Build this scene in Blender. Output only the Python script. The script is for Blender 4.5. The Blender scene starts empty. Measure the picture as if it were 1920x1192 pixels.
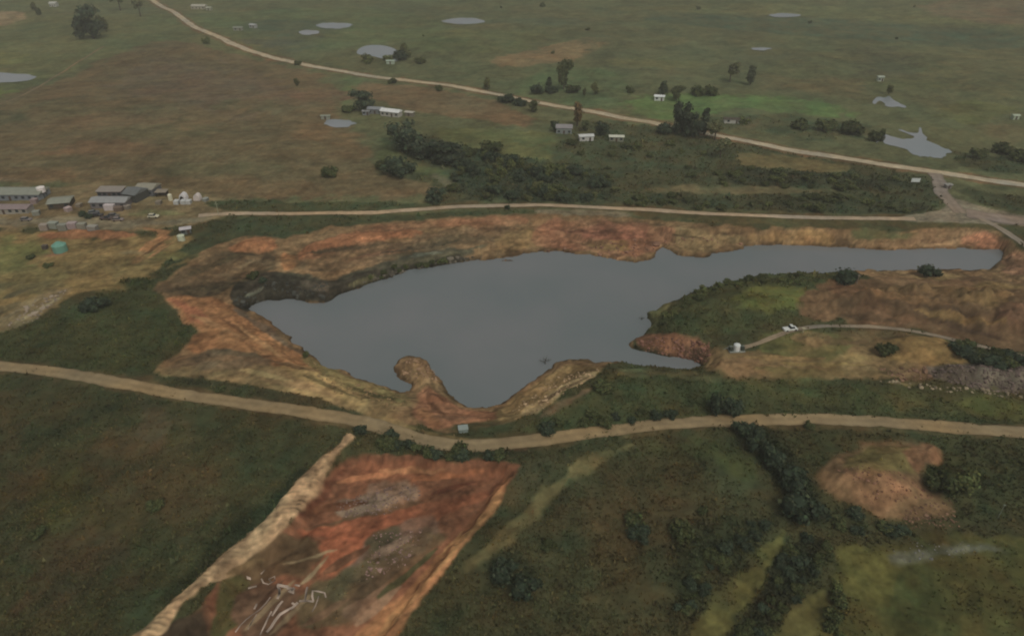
import bpy, bmesh, math, random
import numpy as np
from mathutils import Vector
random.seed(5); rng = np.random.default_rng(5)
S = bpy.context.scene; C = S.collection
R = math.radians
# ------------------------------------------------------------------ camera, sky, sun, exposure
CAMZ = 120.0; PITCH = R(32.4); FPX = 1300.0
cam = bpy.data.cameras.new('camera'); co = bpy.data.objects.new('camera', cam); C.objects.link(co)
co.location = (0, 0, CAMZ); co.rotation_euler = (R(90) - PITCH, 0, 0)
cam.sensor_width = 36; cam.lens = FPX / 1920 * 36; cam.clip_end = 20000; cam.clip_start = 1
S.camera = co
SUN_EL, SUN_AZ = 52, 150
w = bpy.data.worlds.new('World'); S.world = w; w.use_nodes = True
nt = w.node_tree; bg = nt.nodes['Background']
sky = nt.nodes.new('ShaderNodeTexSky'); sky.sky_type = 'NISHITA'; sky.sun_disc = False
sky.sun_elevation = R(SUN_EL); sky.sun_rotation = R(SUN_AZ); sky.dust_density = 4; sky.air_density = 1.0
hs = nt.nodes.new('ShaderNodeHueSaturation'); hs.inputs['Saturation'].default_value = 0.22
nt.links.new(sky.outputs[0], hs.inputs['Color']); nt.links.new(hs.outputs[0], bg.inputs[0]); bg.inputs[1].default_value = 0.1
sl = bpy.data.lights.new('sun', 'SUN'); sl.energy = 0.9; sl.angle = R(14); sl.color = (1, .95, .88)
so = bpy.data.objects.new('sun', sl); C.objects.link(so); so.rotation_euler = (R(90 - SUN_EL), 0, R(180 - SUN_AZ))
S.view_settings.view_transform = 'Standard'; S.view_settings.look = 'None'; S.view_settings.gamma = 1
S.view_settings.exposure = -0.45
S.render.film_transparent = False
S.cycles.pixel_filter_type = 'BLACKMAN_HARRIS'; S.cycles.filter_width = 2.0
S.cycles.max_bounces = 4; S.cycles.diffuse_bounces = 2; S.cycles.volume_bounces = 1
KA = 1.6
# ------------------------------------------------------------------ maths helpers
LAT = np.random.default_rng(11).random((8, 256, 256))
def vn(x, y, s):
    L = LAT[s % 8]; off = s * 37.7
    x = x + off; y = y + off * .61
    xi = np.floor(x).astype(int); yi = np.floor(y).astype(int); fx = x - xi; fy = y - yi
    fx = fx * fx * (3 - 2 * fx); fy = fy * fy * (3 - 2 * fy)
    a = L[xi & 255, yi & 255]; b = L[(xi + 1) & 255, yi & 255]; c = L[xi & 255, (yi + 1) & 255]; d = L[(xi + 1) & 255, (yi + 1) & 255]
    return (a * (1 - fx) + b * fx) * (1 - fy) + (c * (1 - fx) + d * fx) * fy
def fbm(x, y, sc, o=4, s=0):
    r = 0; a = 1; t = 0
    ca, sa = math.cos(.5 + s), math.sin(.5 + s)
    x, y = (x * ca - y * sa) / sc, (x * sa + y * ca) / sc
    for i in range(o):
        r = r + a * (vn(x, y, s + i) * 2 - 1); t += a; a *= .55; x = x * 2.03; y = y * 2.03
    return r / t * 1.5
def sstep(e0, e1, v):
    t = np.clip((v - e0) / (e1 - e0), 0, 1); return t * t * (3 - 2 * t)
cP, sP = math.cos(PITCH), math.sin(PITCH)
def ray(px, py):
    dx = (np.asarray(px, float) - 960) / FPX; dy = (596 - np.asarray(py, float)) / FPX
    return dx, cP + dy * sP, -sP + dy * cP
def onz(pts, z=0.0):
    p = np.array(pts, float); dx, dy, dz = ray(p[:, 0], p[:, 1]); dz = np.minimum(dz, -.035)
    t = (z - CAMZ) / dz; return np.stack([dx * t, dy * t], 1)
def smoothpoly(P, it=1, closed=True):
    P = np.array(P, float)
    for _ in range(it):
        if closed: N = np.roll(P, -1, 0); P = np.stack([.75 * P + .25 * N, .25 * P + .75 * N], 1).reshape(-1, 2)
        else:
            N = P[1:]; Q = P[:-1]; M = np.stack([.75 * Q + .25 * N, .25 * Q + .75 * N], 1).reshape(-1, 2)
            P = np.vstack([P[:1], M, P[-1:]])
    return P
def segd(P, x, y, closed=True):
    d2 = np.full(x.shape, 1e12); n = len(P)
    for i in range(n if closed else n - 1):
        ax, ay = P[i]; bx, by = P[(i + 1) % n]; ex, ey = bx - ax, by - ay
        t = np.clip(((x - ax) * ex + (y - ay) * ey) / (ex * ex + ey * ey + 1e-9), 0, 1)
        d2 = np.minimum(d2, (x - ax - t * ex) ** 2 + (y - ay - t * ey) ** 2)
    return np.sqrt(d2)
def sdist(P, x, y):
    d = segd(P, x, y); ins = np.zeros(x.shape, bool); n = len(P)
    for i in range(n):
        ax, ay = P[i]; bx, by = P[(i + 1) % n]
        if ay == by: continue
        c = ((ay > y) != (by > y)) & (x < (bx - ax) * (y - ay) / (by - ay) + ax); ins ^= c
    return np.where(ins, d, -d)
def sd_cull(P, x, y, m):
    out = np.full(x.shape, -1e3)
    k = (x > P[:, 0].min() - m) & (x < P[:, 0].max() + m) & (y > P[:, 1].min() - m) & (y < P[:, 1].max() + m)
    if k.any(): out[k] = sdist(P, x[k], y[k])
    return out
# ------------------------------------------------------------------ terrain
WL = -5.0
SHORE = smoothpoly(onz([(462,584),(478,568),(510,562),(550,561),(600,570),(625,562),(650,547),(700,528),(742,518),(760,507),(790,504),(850,492),(905,487),(960,482),(985,473),(1040,470),(1090,476),(1150,484),(1190,492),(1222,487),(1240,460),(1262,472),(1290,483),(1328,483),(1336,473),(1392,469),(1398,460),(1470,459),(1540,460),(1620,467),(1680,469),(1760,465),(1840,466),(1882,468),(1880,488),(1845,510),(1780,505),(1700,508),(1610,508),(1560,513),(1440,516),(1390,522),(1330,540),(1280,556),(1240,576),(1212,590),(1222,612),(1212,630),(1185,636),(1180,650),(1210,660),(1290,672),(1325,684),(1300,692),(1240,690),(1150,680),(1100,676),(1050,676),(1016,700),(970,737),(925,765),(885,765),(860,752),(840,732),(818,706),(805,680),(780,669),(750,675),(738,695),(752,711),(775,720),(768,740),(720,727),(650,703),(610,690),(570,658),(530,622),(500,602)], WL), 1)
RIM = smoothpoly(onz([(275,540),(340,500),(425,452),(470,440),(525,450),(560,443),(640,422),(860,403),(1000,404),(1180,406),(1240,416),(1400,422),(1540,428),(1700,432),(1860,422),(1905,455),(1960,490),(1960,530),(1800,524),(1640,520),(1560,524),(1440,528),(1385,540),(1305,572),(1262,600),(1255,622),(1300,628),(1360,640),(1350,690),(1310,705),(1240,702),(1150,700),(1120,708),(1060,735),(1000,775),(950,797),(900,803),(850,796),(780,785),(700,765),(620,728),(540,700),(480,668),(430,630),(385,585),(330,560)], 0), 1)
TRENCH = smoothpoly(onz([(648,838),(720,850),(850,866),(975,868),(948,905),(905,965),(850,1035),(800,1095),(720,1200),(650,1290),(230,1290),(300,1200),(420,1085),(545,985),(600,900)], 0), 1)
def ell(cx, cy, rx, ry, n=20, j=.12, seed=1):
    g = np.random.default_rng(seed); a = np.linspace(0, 2 * math.pi, n, endpoint=False)
    r = 1 + g.normal(0, j, n); return [(cx + rx * r[i] * math.cos(a[i]), cy + ry * r[i] * math.sin(a[i])) for i in range(n)]
def EL(cx, cy, rx, ry, z=0.0, n=20, j=.12, seed=1): return smoothpoly(onz(ell(cx, cy, rx, ry, n, j, seed), z), 1)
CLIFF = onz([(440,565),(500,552),(600,560),(650,540),(740,512),(850,487)], WL)
# mounds: polygon on ground, height, run-up width in metres, roughness
MOUNDS = [
 (smoothpoly(onz([(1520,880),(1560,850),(1640,835),(1720,835),(1760,870),(1740,940),(1680,965),(1600,945),(1540,920)]), 1), 3.2, 9, .3),
 (EL(1735, 858, 32, 26, 0, 12, .1, 4), 2.2, 4, .4),
 (EL(1790, 905, 45, 42, 0, 12, .1, 14), 1.5, 4, .5),
 (smoothpoly(onz([(1740,690),(1800,683),(1920,690),(2050,700),(2050,735),(1920,738),(1850,730),(1760,712)]), 1), 3.0, 6, .7),
 (smoothpoly(onz([(1560,530),(1700,530),(1960,540),(2100,560),(2100,670),(1900,650),(1800,630),(1700,612),(1560,602),(1500,580)]), 1), 4.0, 14, 1.0),
 (EL(1600, 575, 34, 14, 0, 12, .2, 31), 1.4, 4, .6),
 (EL(1700, 560, 40, 12, 0, 12, .2, 32), 1.6, 4, .7),
 (EL(1830, 575, 46, 16, 0, 12, .2, 33), 1.5, 4, .7),
 (EL(1880, 610, 44, 16, 0, 12, .2, 34), 1.6, 4, .7),
 (EL(1522, 636, 36, 10, 0, 12, .2, 35), 1.0, 3, .5),
 (EL(1450, 690, 40, 10, 0, 12, .2, 36), .9, 3, .5),
 (EL(1580, 690, 60, 10, 0, 12, .2, 37), .8, 3, .5),
 (smoothpoly(onz([(1250,610),(1320,560),(1440,535),(1560,530),(1560,590),(1440,612),(1320,625)]), 1), 2.2, 14, .35),
 (smoothpoly(onz([(1640,640),(1700,622),(1790,640),(1850,668),(1760,680),(1680,672)]), 1), 2.0, 6, .3),
 (smoothpoly(onz([(1192,645),(1250,636),(1330,644),(1335,674),(1260,664),(1205,656)], -4), 1), 1.7, 4, .5),
 (smoothpoly(onz([(832,505),(905,499),(908,502),(838,509)], WL), 1), 3.0, 1.6, .3),
 (smoothpoly(onz([(1322,496),(1350,489),(1356,491),(1328,499)], WL), 1), 2.8, 1.4, .3),
 (smoothpoly(onz([(930,488),(975,486),(985,489),(940,492)], WL), 1), 2.8, 1.4, .3),
 (smoothpoly(onz([(748,700),(765,680),(800,680),(815,705),(800,725),(775,722)], -4), 1), 1.6, 3.5, .4),
 (smoothpoly(onz([(790,725),(830,735),(860,770),(840,790),(790,780)], -3), 1), 1.2, 5, .3),
 (smoothpoly(onz([(622,838),(655,812),(670,822),(646,850),(585,925),(552,985),(468,1043),(382,1106),(304,1180),(232,1250),(205,1245),(268,1178),(350,1100),(440,1022),(500,970),(535,925)]), 1), 0.8, 1.4, .3),
 (smoothpoly(onz([(700,962),(640,950),(660,925),(720,910),(770,925),(760,950)], -2), 1), .9, 3, .8),
 (smoothpoly(onz([(425,470),(460,450),(520,452),(518,470),(470,478)], -1), 1), 1.6, 5, .3),
 (smoothpoly(onz([(545,470),(640,440),(760,428),(820,435),(700,455),(600,485)], -1.5), 1), 1.3, 6, .3),
 (smoothpoly(onz([(80,440),(180,432),(260,436),(250,448),(120,452)]), 1), 1.3, 3.5, .3),
]
# ponds: polygon px, all far
PONDS = [
 ('small grey farm pond in the brown field below the white roofed house', ell(636, 232, 30, 7.5, 14, .1, 3)),
 ('broad pale farm pond beyond the long road, shrubs on its near bank', [(667,98),(676,88),(700,84),(730,87),(748,96),(750,108),(742,118),(728,112),(705,108),(690,104),(675,103)]),
 ('long thin pale pond alone in the far green field', ell(870, 40, 40, 6, 14, .08, 7)),
 ('pale pond far off, wider of the two side by side', ell(628, 49, 34, 6, 14, .1, 8)),
 ('narrow pale pond far off, left and smaller of the two side by side', ell(580, 61, 20, 5, 12, .12, 9)),
 ('grey pond cut by the left edge of the photo', [(-70,135),(0,136),(40,139),(72,143),(60,150),(20,155),(-70,158)]),
 ('large irregular pale pond above the right end of the long road', [(1641,268),(1642,258),(1652,251),(1664,252),(1674,258),(1690,261),(1706,260),(1715,257),(1704,252),(1680,243),(1690,243),(1708,250),(1720,251),(1724,238),(1729,240),(1731,254),(1742,260),(1738,264),(1756,270),(1770,278),(1786,282),(1782,287),(1774,289),(1776,295),(1762,296),(1752,297),(1744,294),(1734,292),(1722,293),(1712,290),(1704,285),(1700,280),(1684,275),(1664,272),(1655,268),(1650,262),(1646,267)]),
 ('small pale pond with a dark notch on the right hillside', [(1635,194),(1638,186),(1648,181),(1658,184),(1668,179),(1674,186),(1684,192),(1692,196),(1702,200),(1694,203),(1686,200),(1674,201),(1660,200),(1659,194),(1651,189),(1645,190),(1641,196)]),
 ('thin bright pond near the top right of the view', ell(1470, 29, 32, 3.6, 12, .1, 12)),
 ('tiny pale pond on the far hillside left of the small trees', ell(1428, 92, 18, 3, 10, .1, 13)),
]
def und(x, y):
    r = sstep(260, 520, y) + .0
    z = 3.2 * fbm(x, y, 230, 3, 3) * r
    z = z + 1.8 * fbm(x, y, 90, 3, 5) * r
    z = z + .7 * fbm(x, y, 45, 2, 6) * sstep(90, 200, y)
    return z
POND_W = []
for lab, P in PONDS:
    q = np.array(P); c = onz([q.mean(0)])[0]
    z0 = 0.0
    for _ in range(8):
        c = onz([q.mean(0)], z0)[0]; z0 = float(und(np.array([c[0]]), np.array([c[1]]))[0])
    g_ = np.random.default_rng(len(POND_W)); w0 = smoothpoly(onz(P, z0), 1); w0 = smoothpoly(w0 + g_.normal(0, .012 * np.ptp(w0[:, 0]), w0.shape) * np.array([1, 1.6]), 1)
    POND_W.append((lab, w0, z0))
def poly_line(pts, width):
    return [np.array(pts, float), width]
ROADS = [
 ('dirt_road', 'long pale dirt road crossing the far fields from top left to right edge', [(240,-22),(268,-6),(300,9),(345,37),(392,64),(450,89),(520,111),(600,128),(700,143),(800,156),(900,171),(960,183),(1040,198),(1130,214),(1230,231),(1300,246),(1380,261),(1450,276),(1560,293),(1700,315),(1800,330),(1920,347),(2150,378)], 5.8),
 ('gravel_road', 'narrow gravel road running along the far bank of the lake', [(372,405),(400,402),(470,400),(560,401),(680,400),(760,395),(850,387),(940,386),(1060,386),(1180,391),(1300,400),(1420,405),(1540,408),(1640,410),(1700,410),(1716,411)], 3.4),
 ('earth_road', 'wide earth road sweeping across the foreground between lake and red trench', [(-200,665),(-60,680),(0,687),(100,697),(200,713),(300,733),(400,749),(500,761),(600,776),(680,791),(740,808),(800,827),(860,837),(930,834),(1000,826),(1080,815),(1180,803),(1280,792),(1380,787),(1480,785),(1600,787),(1700,794),(1800,803),(1920,812),(2200,835)], 4.5),
 ('slip_road', 'short road joining the long road to the gravel junction', [(1752,325),(1764,345),(1762,358),(1778,376),(1800,400)], 6.0),
 ('lane', 'narrow lane leaving the junction down past the lake end', [(1838,410),(1880,430),(1925,462),(2040,540)], 3.0),
 ('side_road', 'road leaving the gravel junction towards the right edge', [(1812,400),(1870,410),(1930,416),(2100,425)], 9.0),
 ('service_track', 'pale service track winding over the peninsula', [(1384,655),(1420,645),(1450,632),(1490,618),(1540,611),(1620,612),(1700,618),(1780,635),(1860,655),(1960,678)], 1.8),
 ('farm_track', 'faint farm track in the top left fields', [(-60,215),(20,190),(70,165),(140,120),(195,88)], 2.0),
]
ROADW = []
for n, lab, P, wd in ROADS:
    z = 0.0; q = np.array(P, float); W = onz(q)
    for _ in range(6):
        zz = und(W[:, 0], W[:, 1]); dx, dy, dz = ray(q[:, 0], q[:, 1]); dz = np.minimum(dz, -.035); t = (zz - CAMZ) / dz; W = np.stack([dx * t, dy * t], 1)
    ROADW.append((n, lab, smoothpoly(W, 2, False), wd))
def H(x, y, micro=True):
    x = np.asarray(x, float); y = np.asarray(y, float)
    z = und(x, y)
    # pit
    m = 60
    k = (x > RIM[:, 0].min() - 5) & (x < RIM[:, 0].max() + 5) & (y > RIM[:, 1].min() - 5) & (y < RIM[:, 1].max() + 5)
    if k.any():
        xx, yy = x[k], y[k]
        jx = xx + 1.2 * fbm(xx, yy, 9, 3, 2); jy = yy + 1.2 * fbm(xx, yy, 9, 3, 4)
        ds = sdist(SHORE, xx + .8 * fbm(xx, yy, 4, 3, 2), yy + .8 * fbm(xx, yy, 4, 3, 4)); dr = sdist(RIM, jx, jy)
        zz = z[k]
        t = np.clip(-ds, 0, 999) / (np.clip(-ds, 0, 999) + np.clip(dr, 0, 999) + 1e-6)
        steep = sstep(-20, -90, xx) * .25
        dc = segd(CLIFF, xx, yy, False); cf = sstep(26, 10, dc)
        t = t ** ((.75 - steep) * (1 - cf) + .36 * cf)
        q3 = t * 3.6 + .5 * fbm(xx, yy, 16, 3, 6); fl = np.floor(q3); stair = (fl + sstep(.35, .9, q3 - fl)) / 3.6
        nb = sstep(225, 245, yy) * sstep(1, .85, t) * sstep(0, .12, t); t = np.clip(t * (1 - .75 * nb) + stair * .75 * nb, 0, 1)
        t = np.where(-ds > .02, np.maximum(t, .05 + .10 * sstep(205, 245, yy)), t)
        terr = .10 * np.sin(t * 6.28 * 3 + fbm(xx, yy, 20, 2, 1) * 2) * t * (1 - t) * 2
        bank = WL + (zz - WL) * np.clip(t + terr, 0, 1) + fbm(xx, yy, 5, 3, 7) * .9 * t * (1 - t) * 2
        deep = WL - np.clip(ds, 0, 4) * .6
        zz = np.where(ds > 0, deep, np.where(dr > 0, bank, zz))
        z = z.copy(); z[k] = zz
    d = sd_cull(TRENCH, x, y, 6)
    k = d > -5
    if k.any():
        dd = d[k] + 1.0 * fbm(x[k], y[k], 4, 3, 1)
        z[k] = z[k] - 2.8 * sstep(-.2, 3.2, dd) + .45 * fbm(x[k], y[k], 7, 4, 6) * sstep(1, 5, dd)
    for P, h, rw, ro in MOUNDS:
        d = sd_cull(P, x, y, 4); k = d > -3
        if k.any():
            dd = d[k] + rw * .15 * fbm(x[k], y[k], rw * .7, 3, 2); s = sstep(-.5, rw, dd)
            z[k] = z[k] + h * s + ro * fbm(x[k], y[k], 3, 3, 5) * sstep(0, rw * .4, dd)
    rd = np.full(x.shape, 99.)
    for n, lab, P, wd in ROADW:
        k = (x > P[:, 0].min() - 8) & (x < P[:, 0].max() + 8) & (y > P[:, 1].min() - 8) & (y < P[:, 1].max() + 8)
        if k.any(): rd[k] = np.minimum(rd[k], segd(P, x[k], y[k], False) - wd / 2)
    if micro:
        off = sstep(.3, 2.5, rd); near = sstep(700, 150, y)
        z = z + off * (.22 * fbm(x, y, 3.2, 3, 1) + .25 * fbm(x, y, 11, 3, 2)) * (.5 + near)
    for lab, P, z0 in POND_W:
        d = sd_cull(P, x, y, 18); k = d > -17
        if k.any():
            s = sstep(-16, -3, d[k]); z[k] = z[k] * (1 - s) + s * (z0 - .06 - .5 * sstep(-1, 4, d[k]))
    return z
def px2w(pts):
    q = np.array(pts, float).reshape(-1, 2); dx, dy, dz = ray(q[:, 0], q[:, 1]); dz = np.minimum(dz, -.035)
    z = np.zeros(len(q))
    for i in range(14):
        t = (z - CAMZ) / dz; zn = H(dx * t, dy * t, False); z = .5 * z + .5 * zn
    t = (z - CAMZ) / dz
    return np.stack([dx * t, dy * t, zn], 1)
# ------------------------------------------------------------------ ground paint layers (photo sRGB of the material, feather m, edge noise m, veg density, alpha)
def lin(c): return np.array([((v / 255) / 12.92 if v < 10 else (((v / 255) + .055) / 1.055) ** 2.4) for v in c])
#   poly, colour, feather, noise, veg, alpha
L = []
def lay(P, c, f=4, n=3, veg=.3, a=1.0, sm=1): L.append((P, c, f, n, veg, a))
lay([(-900,-40),(3000,-40),(3000,410),(-900,410)], (84,84,62), 30, 10, .2)
lay([(-300,410),(2300,410),(2600,1400),(-600,1400)], (60,57,40), 10, 5, 1)
# far fields
lay([(-300,40),(400,20),(560,110),(200,95),(60,170),(-300,230)], (88,88,62), 12, 8, .2, .9)
lay([(-300,95),(60,95),(40,130),(-300,130)], (98,94,58), 10, 6, .1, .6)
lay([(-300,165),(40,165),(50,190),(20,205),(-300,215)], (92,96,52), 6, 4, .1, .8)
lay([(-60,20),(35,22),(55,28),(20,48),(-60,50)], (126,106,88), 6, 4, 0, .9)
lay([(300,30),(700,10),(900,60),(700,80),(560,100),(420,60)], (80,88,62), 20, 10, .3, .7)
lay([(430,35),(640,40),(560,110),(500,90)], (72,76,66), 15, 8, .5, .6)
lay([(-300,340),(-300,225),(60,172),(230,95),(300,74),(420,98),(560,127),(636,150),(640,235),(696,262),(705,312),(770,336),(862,350),(800,376),(560,374),(380,372),(300,345),(0,342)], (94,80,61), 7, 6, .05, 1)
lay([(250,110),(420,120),(560,170),(520,230),(350,200),(200,170)], (92,78,66), 20, 14, .0, .8)
lay([(60,190),(300,200),(420,250),(300,270),(100,240)], (84,78,58), 20, 14, .1, .6)
lay([(-200,200),(40,205),(60,235),(-200,240)], (72,70,54), 8, 5, .3, .8)
lay([(200,205),(330,215),(320,235),(120,245),(60,235)], (106,84,66), 12, 8, 0, .5)
lay([(560,230),(680,262),(700,300),(620,300),(560,270)], (104,82,60), 10, 8, 0, .7)
lay([(300,270),(560,260),(760,340),(500,360),(350,320)], (92,82,62), 20, 12, 0, .5)
lay([(-100,310),(400,330),(800,355),(780,372),(380,370),(-50,340)], (98,78,58), 8, 6, 0, .7)
lay([(-60,331),(50,336),(52,340),(-60,336)], (118,100,84), 1.5, 1, 0, .8)
lay([(640,140),(690,152),(660,170),(660,190),(640,200)], (82,90,62), 6, 4, .4, .9)
lay([(690,152),(940,190),(985,215),(1003,240),(900,226),(740,206),(690,180),(655,165)], (100,82,63), 4, 3, 0, 1)
lay([(900,114),(1090,70),(1160,76),(1110,100),(1060,118),(960,130)], (114,95,72), 5, 4, 0, 1)
lay([(700,60),(1100,55),(900,110),(760,90)], (86,88,60), 20, 10, .1, .7)
lay([(1100,60),(1400,50),(1500,110),(1300,150),(1100,130)], (82,82,62), 20, 10, .2, .8)
lay([(1000,130),(1160,125),(1180,200),(1080,205),(960,180)], (80,88,62), 10, 8, .4, .8)
lay([(1170,190),(1210,178),(1300,178),(1480,182),(1600,200),(1606,218),(1560,222),(1420,207),(1330,212),(1250,222),(1190,218)], (80,100,60), 7, 7, .1, .85)
lay([(1400,150),(1600,140),(1640,190),(1500,180)], (92,86,66), 16, 10, .2, .6)
lay([(1590,90),(1700,90),(1720,140),(1620,150)], (80,76,62), 14, 10, .3, .5)
lay([(1760,80),(1930,85),(1930,200),(1800,180)], (92,86,62), 18, 12, .2, .7)
lay([(1150,30),(1500,32),(1700,45),(1930,62),(1930,95),(1600,75),(1300,50)], (70,76,62), 14, 8, .6, .85)
lay([(1100,8),(1700,14),(1930,40),(1930,58),(1700,44),(1500,28),(1200,22)], (94,92,64), 14, 6, .1, .8)
lay([(1700,0),(2200,0),(2200,60),(1780,45)], (104,86,68), 14, 6, .1, .8)
lay([(1680,240),(1930,240),(1930,330),(1800,310)], (84,80,58), 12, 8, .4, .7)
lay([(1860,230),(1930,235),(1930,280),(1850,260)], (98,86,64), 8, 5, .1, .6)
# thicket belt
lay([(700,300),(730,250),(820,255),(1060,262),(1060,225),(1250,235),(1380,262),(1560,300),(1740,326),(1766,355),(1775,378),(1720,404),(1400,400),(1180,388),(860,382),(800,378),(830,355),(770,336),(720,325)], (66,66,50), 5, 5, 1.2, 1)
lay([(850,236),(1010,244),(1050,262),(1040,300),(1000,310),(930,290),(860,268),(800,250)], (88,88,57), 5, 4, .1, .9)
lay([(705,265),(730,262),(760,300),(850,330),(870,345),(800,330),(740,325),(706,310)], (78,82,56), 4, 3, .3, .9)
lay([(800,322),(850,340),(868,352),(850,356),(820,345)], (98,92,76), 3, 2, 0, .8)
lay([(860,275),(950,290),(1110,320),(1160,350),(1160,384),(880,380),(850,340)], (48,54,45), 4, 4, 2, .85)
lay([(1380,284),(1470,290),(1600,312),(1580,325),(1440,318),(1380,305)], (104,90,62), 3, 3, .1, .95)
lay([(1350,312),(1560,326),(1680,338),(1740,352),(1690,360),(1560,352),(1350,345)], (54,55,44), 4, 4, 1.6, .9)
lay([(1160,358),(1340,348),(1480,354),(1600,358),(1440,362),(1300,366)], (100,88,66), 3, 3, .1, .8)
lay([(1160,368),(1450,366),(1600,372),(1760,388),(1720,404),(1380,396),(1180,386)], (57,59,46), 3, 3, 1.4, .85)
lay([(1370,220),(1420,220),(1440,240),(1370,245)], (96,80,66), 4, 3, 0, .7)
lay([(1330,212),(1500,215),(1640,230),(1640,262),(1450,255),(1330,240)], (66,68,52), 8, 6, 1, .7)
lay([(1790,352),(1930,372),(2100,390),(2100,405),(1930,402),(1850,388),(1810,368)], (62,62,46), 3, 2, 1, 1)
lay([(1770,285),(1930,300),(1930,335),(1820,318)], (62,64,48), 5, 4, 1, .8)
# road side brown verges
for i, (n_, l_, P_, wd_) in enumerate(ROADW[:3]):
    L.append(('line', P_, (wd_ * .5 + (2.6 if i == 0 else 1.6)), (104, 78, 58) if i == 0 else (82, 66, 46), 2.0, 2.0, 0, .85 if i == 0 else .8))
# settlement and left field
lay([(-200,352),(260,345),(400,362),(420,385),(470,398),(420,412),(340,425),(260,442),(180,432),(-200,436)], (112,94,72), 4, 4, .05, 1)
lay([(380,376),(560,378),(820,382),(780,392),(560,397),(400,396)], (60,62,44), 2, 2, 1, .95)
lay([(-200,402),(160,404),(260,412),(400,404),(400,412),(300,425),(210,432),(80,424),(-200,430)], (114,102,88), 3, 3, 0, 1)
lay([(-200,432),(70,430),(250,440),(330,430),(372,452),(372,470),(290,515),(250,530),(120,565),(40,600),(-200,680)], (114,93,62), 4, 5, .05, 1)
lay([(-100,490),(60,490),(110,530),(40,560),(-100,570)], (96,90,60), 8, 8, .3, .6)
lay([(0,440),(60,440),(80,480),(20,510),(-40,500)], (88,88,54), 6, 5, .4, .6)
lay([(70,436),(180,432),(262,436),(255,446),(180,452),(110,450),(75,446)], (132,88,64), 2, 2, 0, 1)
lay([(120,455),(250,448),(240,462),(150,466)], (78,60,42), 2, 2, .2, .8)
lay([(250,425),(322,425),(330,448),(270,492),(236,496),(268,462),(290,440)], (140,94,66), 2, 2, 0, .9)
lay([(75,468),(125,468),(125,482),(80,484)], (116,80,64), 2, 1, 0, .8)
lay([(-100,632),(0,590),(60,560),(110,540),(135,545),(80,590),(20,622),(-100,668)], (112,98,78), 2, 3, 0, .9)
lay([(-50,595),(10,570),(40,562),(30,580),(-40,612)], (84,74,58), 2, 2, .2, .9)
lay([(-200,650),(0,628),(60,610),(130,575),(200,545),(262,518),(288,535),(310,565),(332,592),(372,620),(350,650),(290,690),(255,702),(150,690),(0,672),(-200,655)], (55,57,38), 2.5, 2, 1.3, 1)
lay([(60,620),(200,600),(280,640),(200,680),(60,660)], (62,62,40), 6, 5, 1.2, .6)
lay([(392,414),(480,407),(700,404),(860,395),(990,398),(900,404),(700,417),(560,440),(520,448),(425,450),(330,490),(285,520),(330,470),(385,432)], (59,61,44), 2, 2, .9, 1)
lay([(850,392),(950,392),(1010,400),(960,410),(860,404)], (66,66,48), 2, 2, .9, .8)
lay([(1010,392),(1170,396),(1185,408),(1100,413),(1015,414)], (110,98,84), 1.5, 1.5, 0, .95)
lay([(1175,398),(1300,403),(1700,416),(1900,420),(1870,434),(1560,430),(1330,422),(1230,414)], (76,68,46), 1.5, 1.5, .5, .95)
# pit soil
PIT = [(282,540),(340,502),(425,450),(470,440),(525,450),(560,443),(640,422),(860,405),(1000,406),(1180,406),(1240,416),(1400,424),(1540,430),(1700,432),(1860,424),(1905,457),(1960,490),(1960,545),(1800,530),(1640,522),(1600,512),(1560,500),(1240,530),(1200,640),(1170,680),(1140,682),(1120,700),(1060,735),(1000,775),(950,800),(900,806),(850,812),(780,805),(700,790),(600,760),(480,725),(300,700),(300,680),(350,650),(372,620),(332,592),(305,560)]
lay(PIT, (112,86,64), 1.2, 1.5, 0, 1)
lay([(282,545),(345,505),(430,468),(520,470),(530,505),(470,520),(430,545),(400,560),(300,552)], (76,62,49), 2, 2, 0, .9)
lay([(320,535),(470,475),(515,470),(440,500),(350,540)], (96,76,58), 1.2, 1.2, 0, .8)
lay([(425,468),(445,452),(480,443),(520,452),(522,470),(470,476)], (146,96,68), 1.5, 1.5, 0, 1)
lay([(522,470),(552,475),(556,505),(525,505)], (140,92,62), 1, 1, 0, .9)
lay([(556,470),(640,440),(740,428),(810,436),(740,450),(650,462),(570,490)], (136,88,64), 2, 2, 0, .95)
lay([(560,490),(650,460),(800,440),(960,420),(1000,440),(900,465),(780,480),(660,505),(560,508)], (96,76,60), 2, 2, 0, .8)
lay([(700,470),(900,440),(940,452),(840,468),(740,490)], (84,72,58), 2, 2, .2, .7)
lay([(640,425),(860,408),(990,410),(980,420),(820,424),(700,434)], (122,84,64), 1.5, 1.5, 0, .8)
lay([(930,440),(1000,425),(1010,450),(980,468),(930,478)], (110,88,60), 2, 2, .1, .8)
lay([(1000,418),(1180,412),(1250,425),(1300,440),(1240,470),(1180,490),(1100,470),(1000,462)], (126,86,68), 2, 2, 0, .9)
lay([(1090,425),(1210,412),(1230,440),(1140,455),(1080,445)], (132,84,70), 2, 2, 0, .8)
lay([(1100,455),(1170,452),(1190,470),(1120,474)], (112,88,58), 2, 2, 0, .8)
lay([(1240,430),(1340,428),(1400,440),(1400,460),(1330,480),(1290,480)], (122,98,72), 2, 2, 0, .9)
lay([(1400,430),(1540,434),(1560,450),(1540,460),(1400,458)], (130,100,68), 1.5, 1.5, 0, .9)
lay([(1590,430),(1720,432),(1740,444),(1690,455),(1610,448)], (86,82,56), 1.5, 1.5, .6, .95)
lay([(1700,436),(1850,428),(1870,450),(1840,464),(1700,462),(1640,462),(1700,452)], (126,98,76), 1.5, 1.5, 0, .9)
lay([(1800,440),(1860,432),(1895,455),(1870,466),(1800,462)], (146,98,78), 1.5, 1.5, 0, .9)
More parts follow.
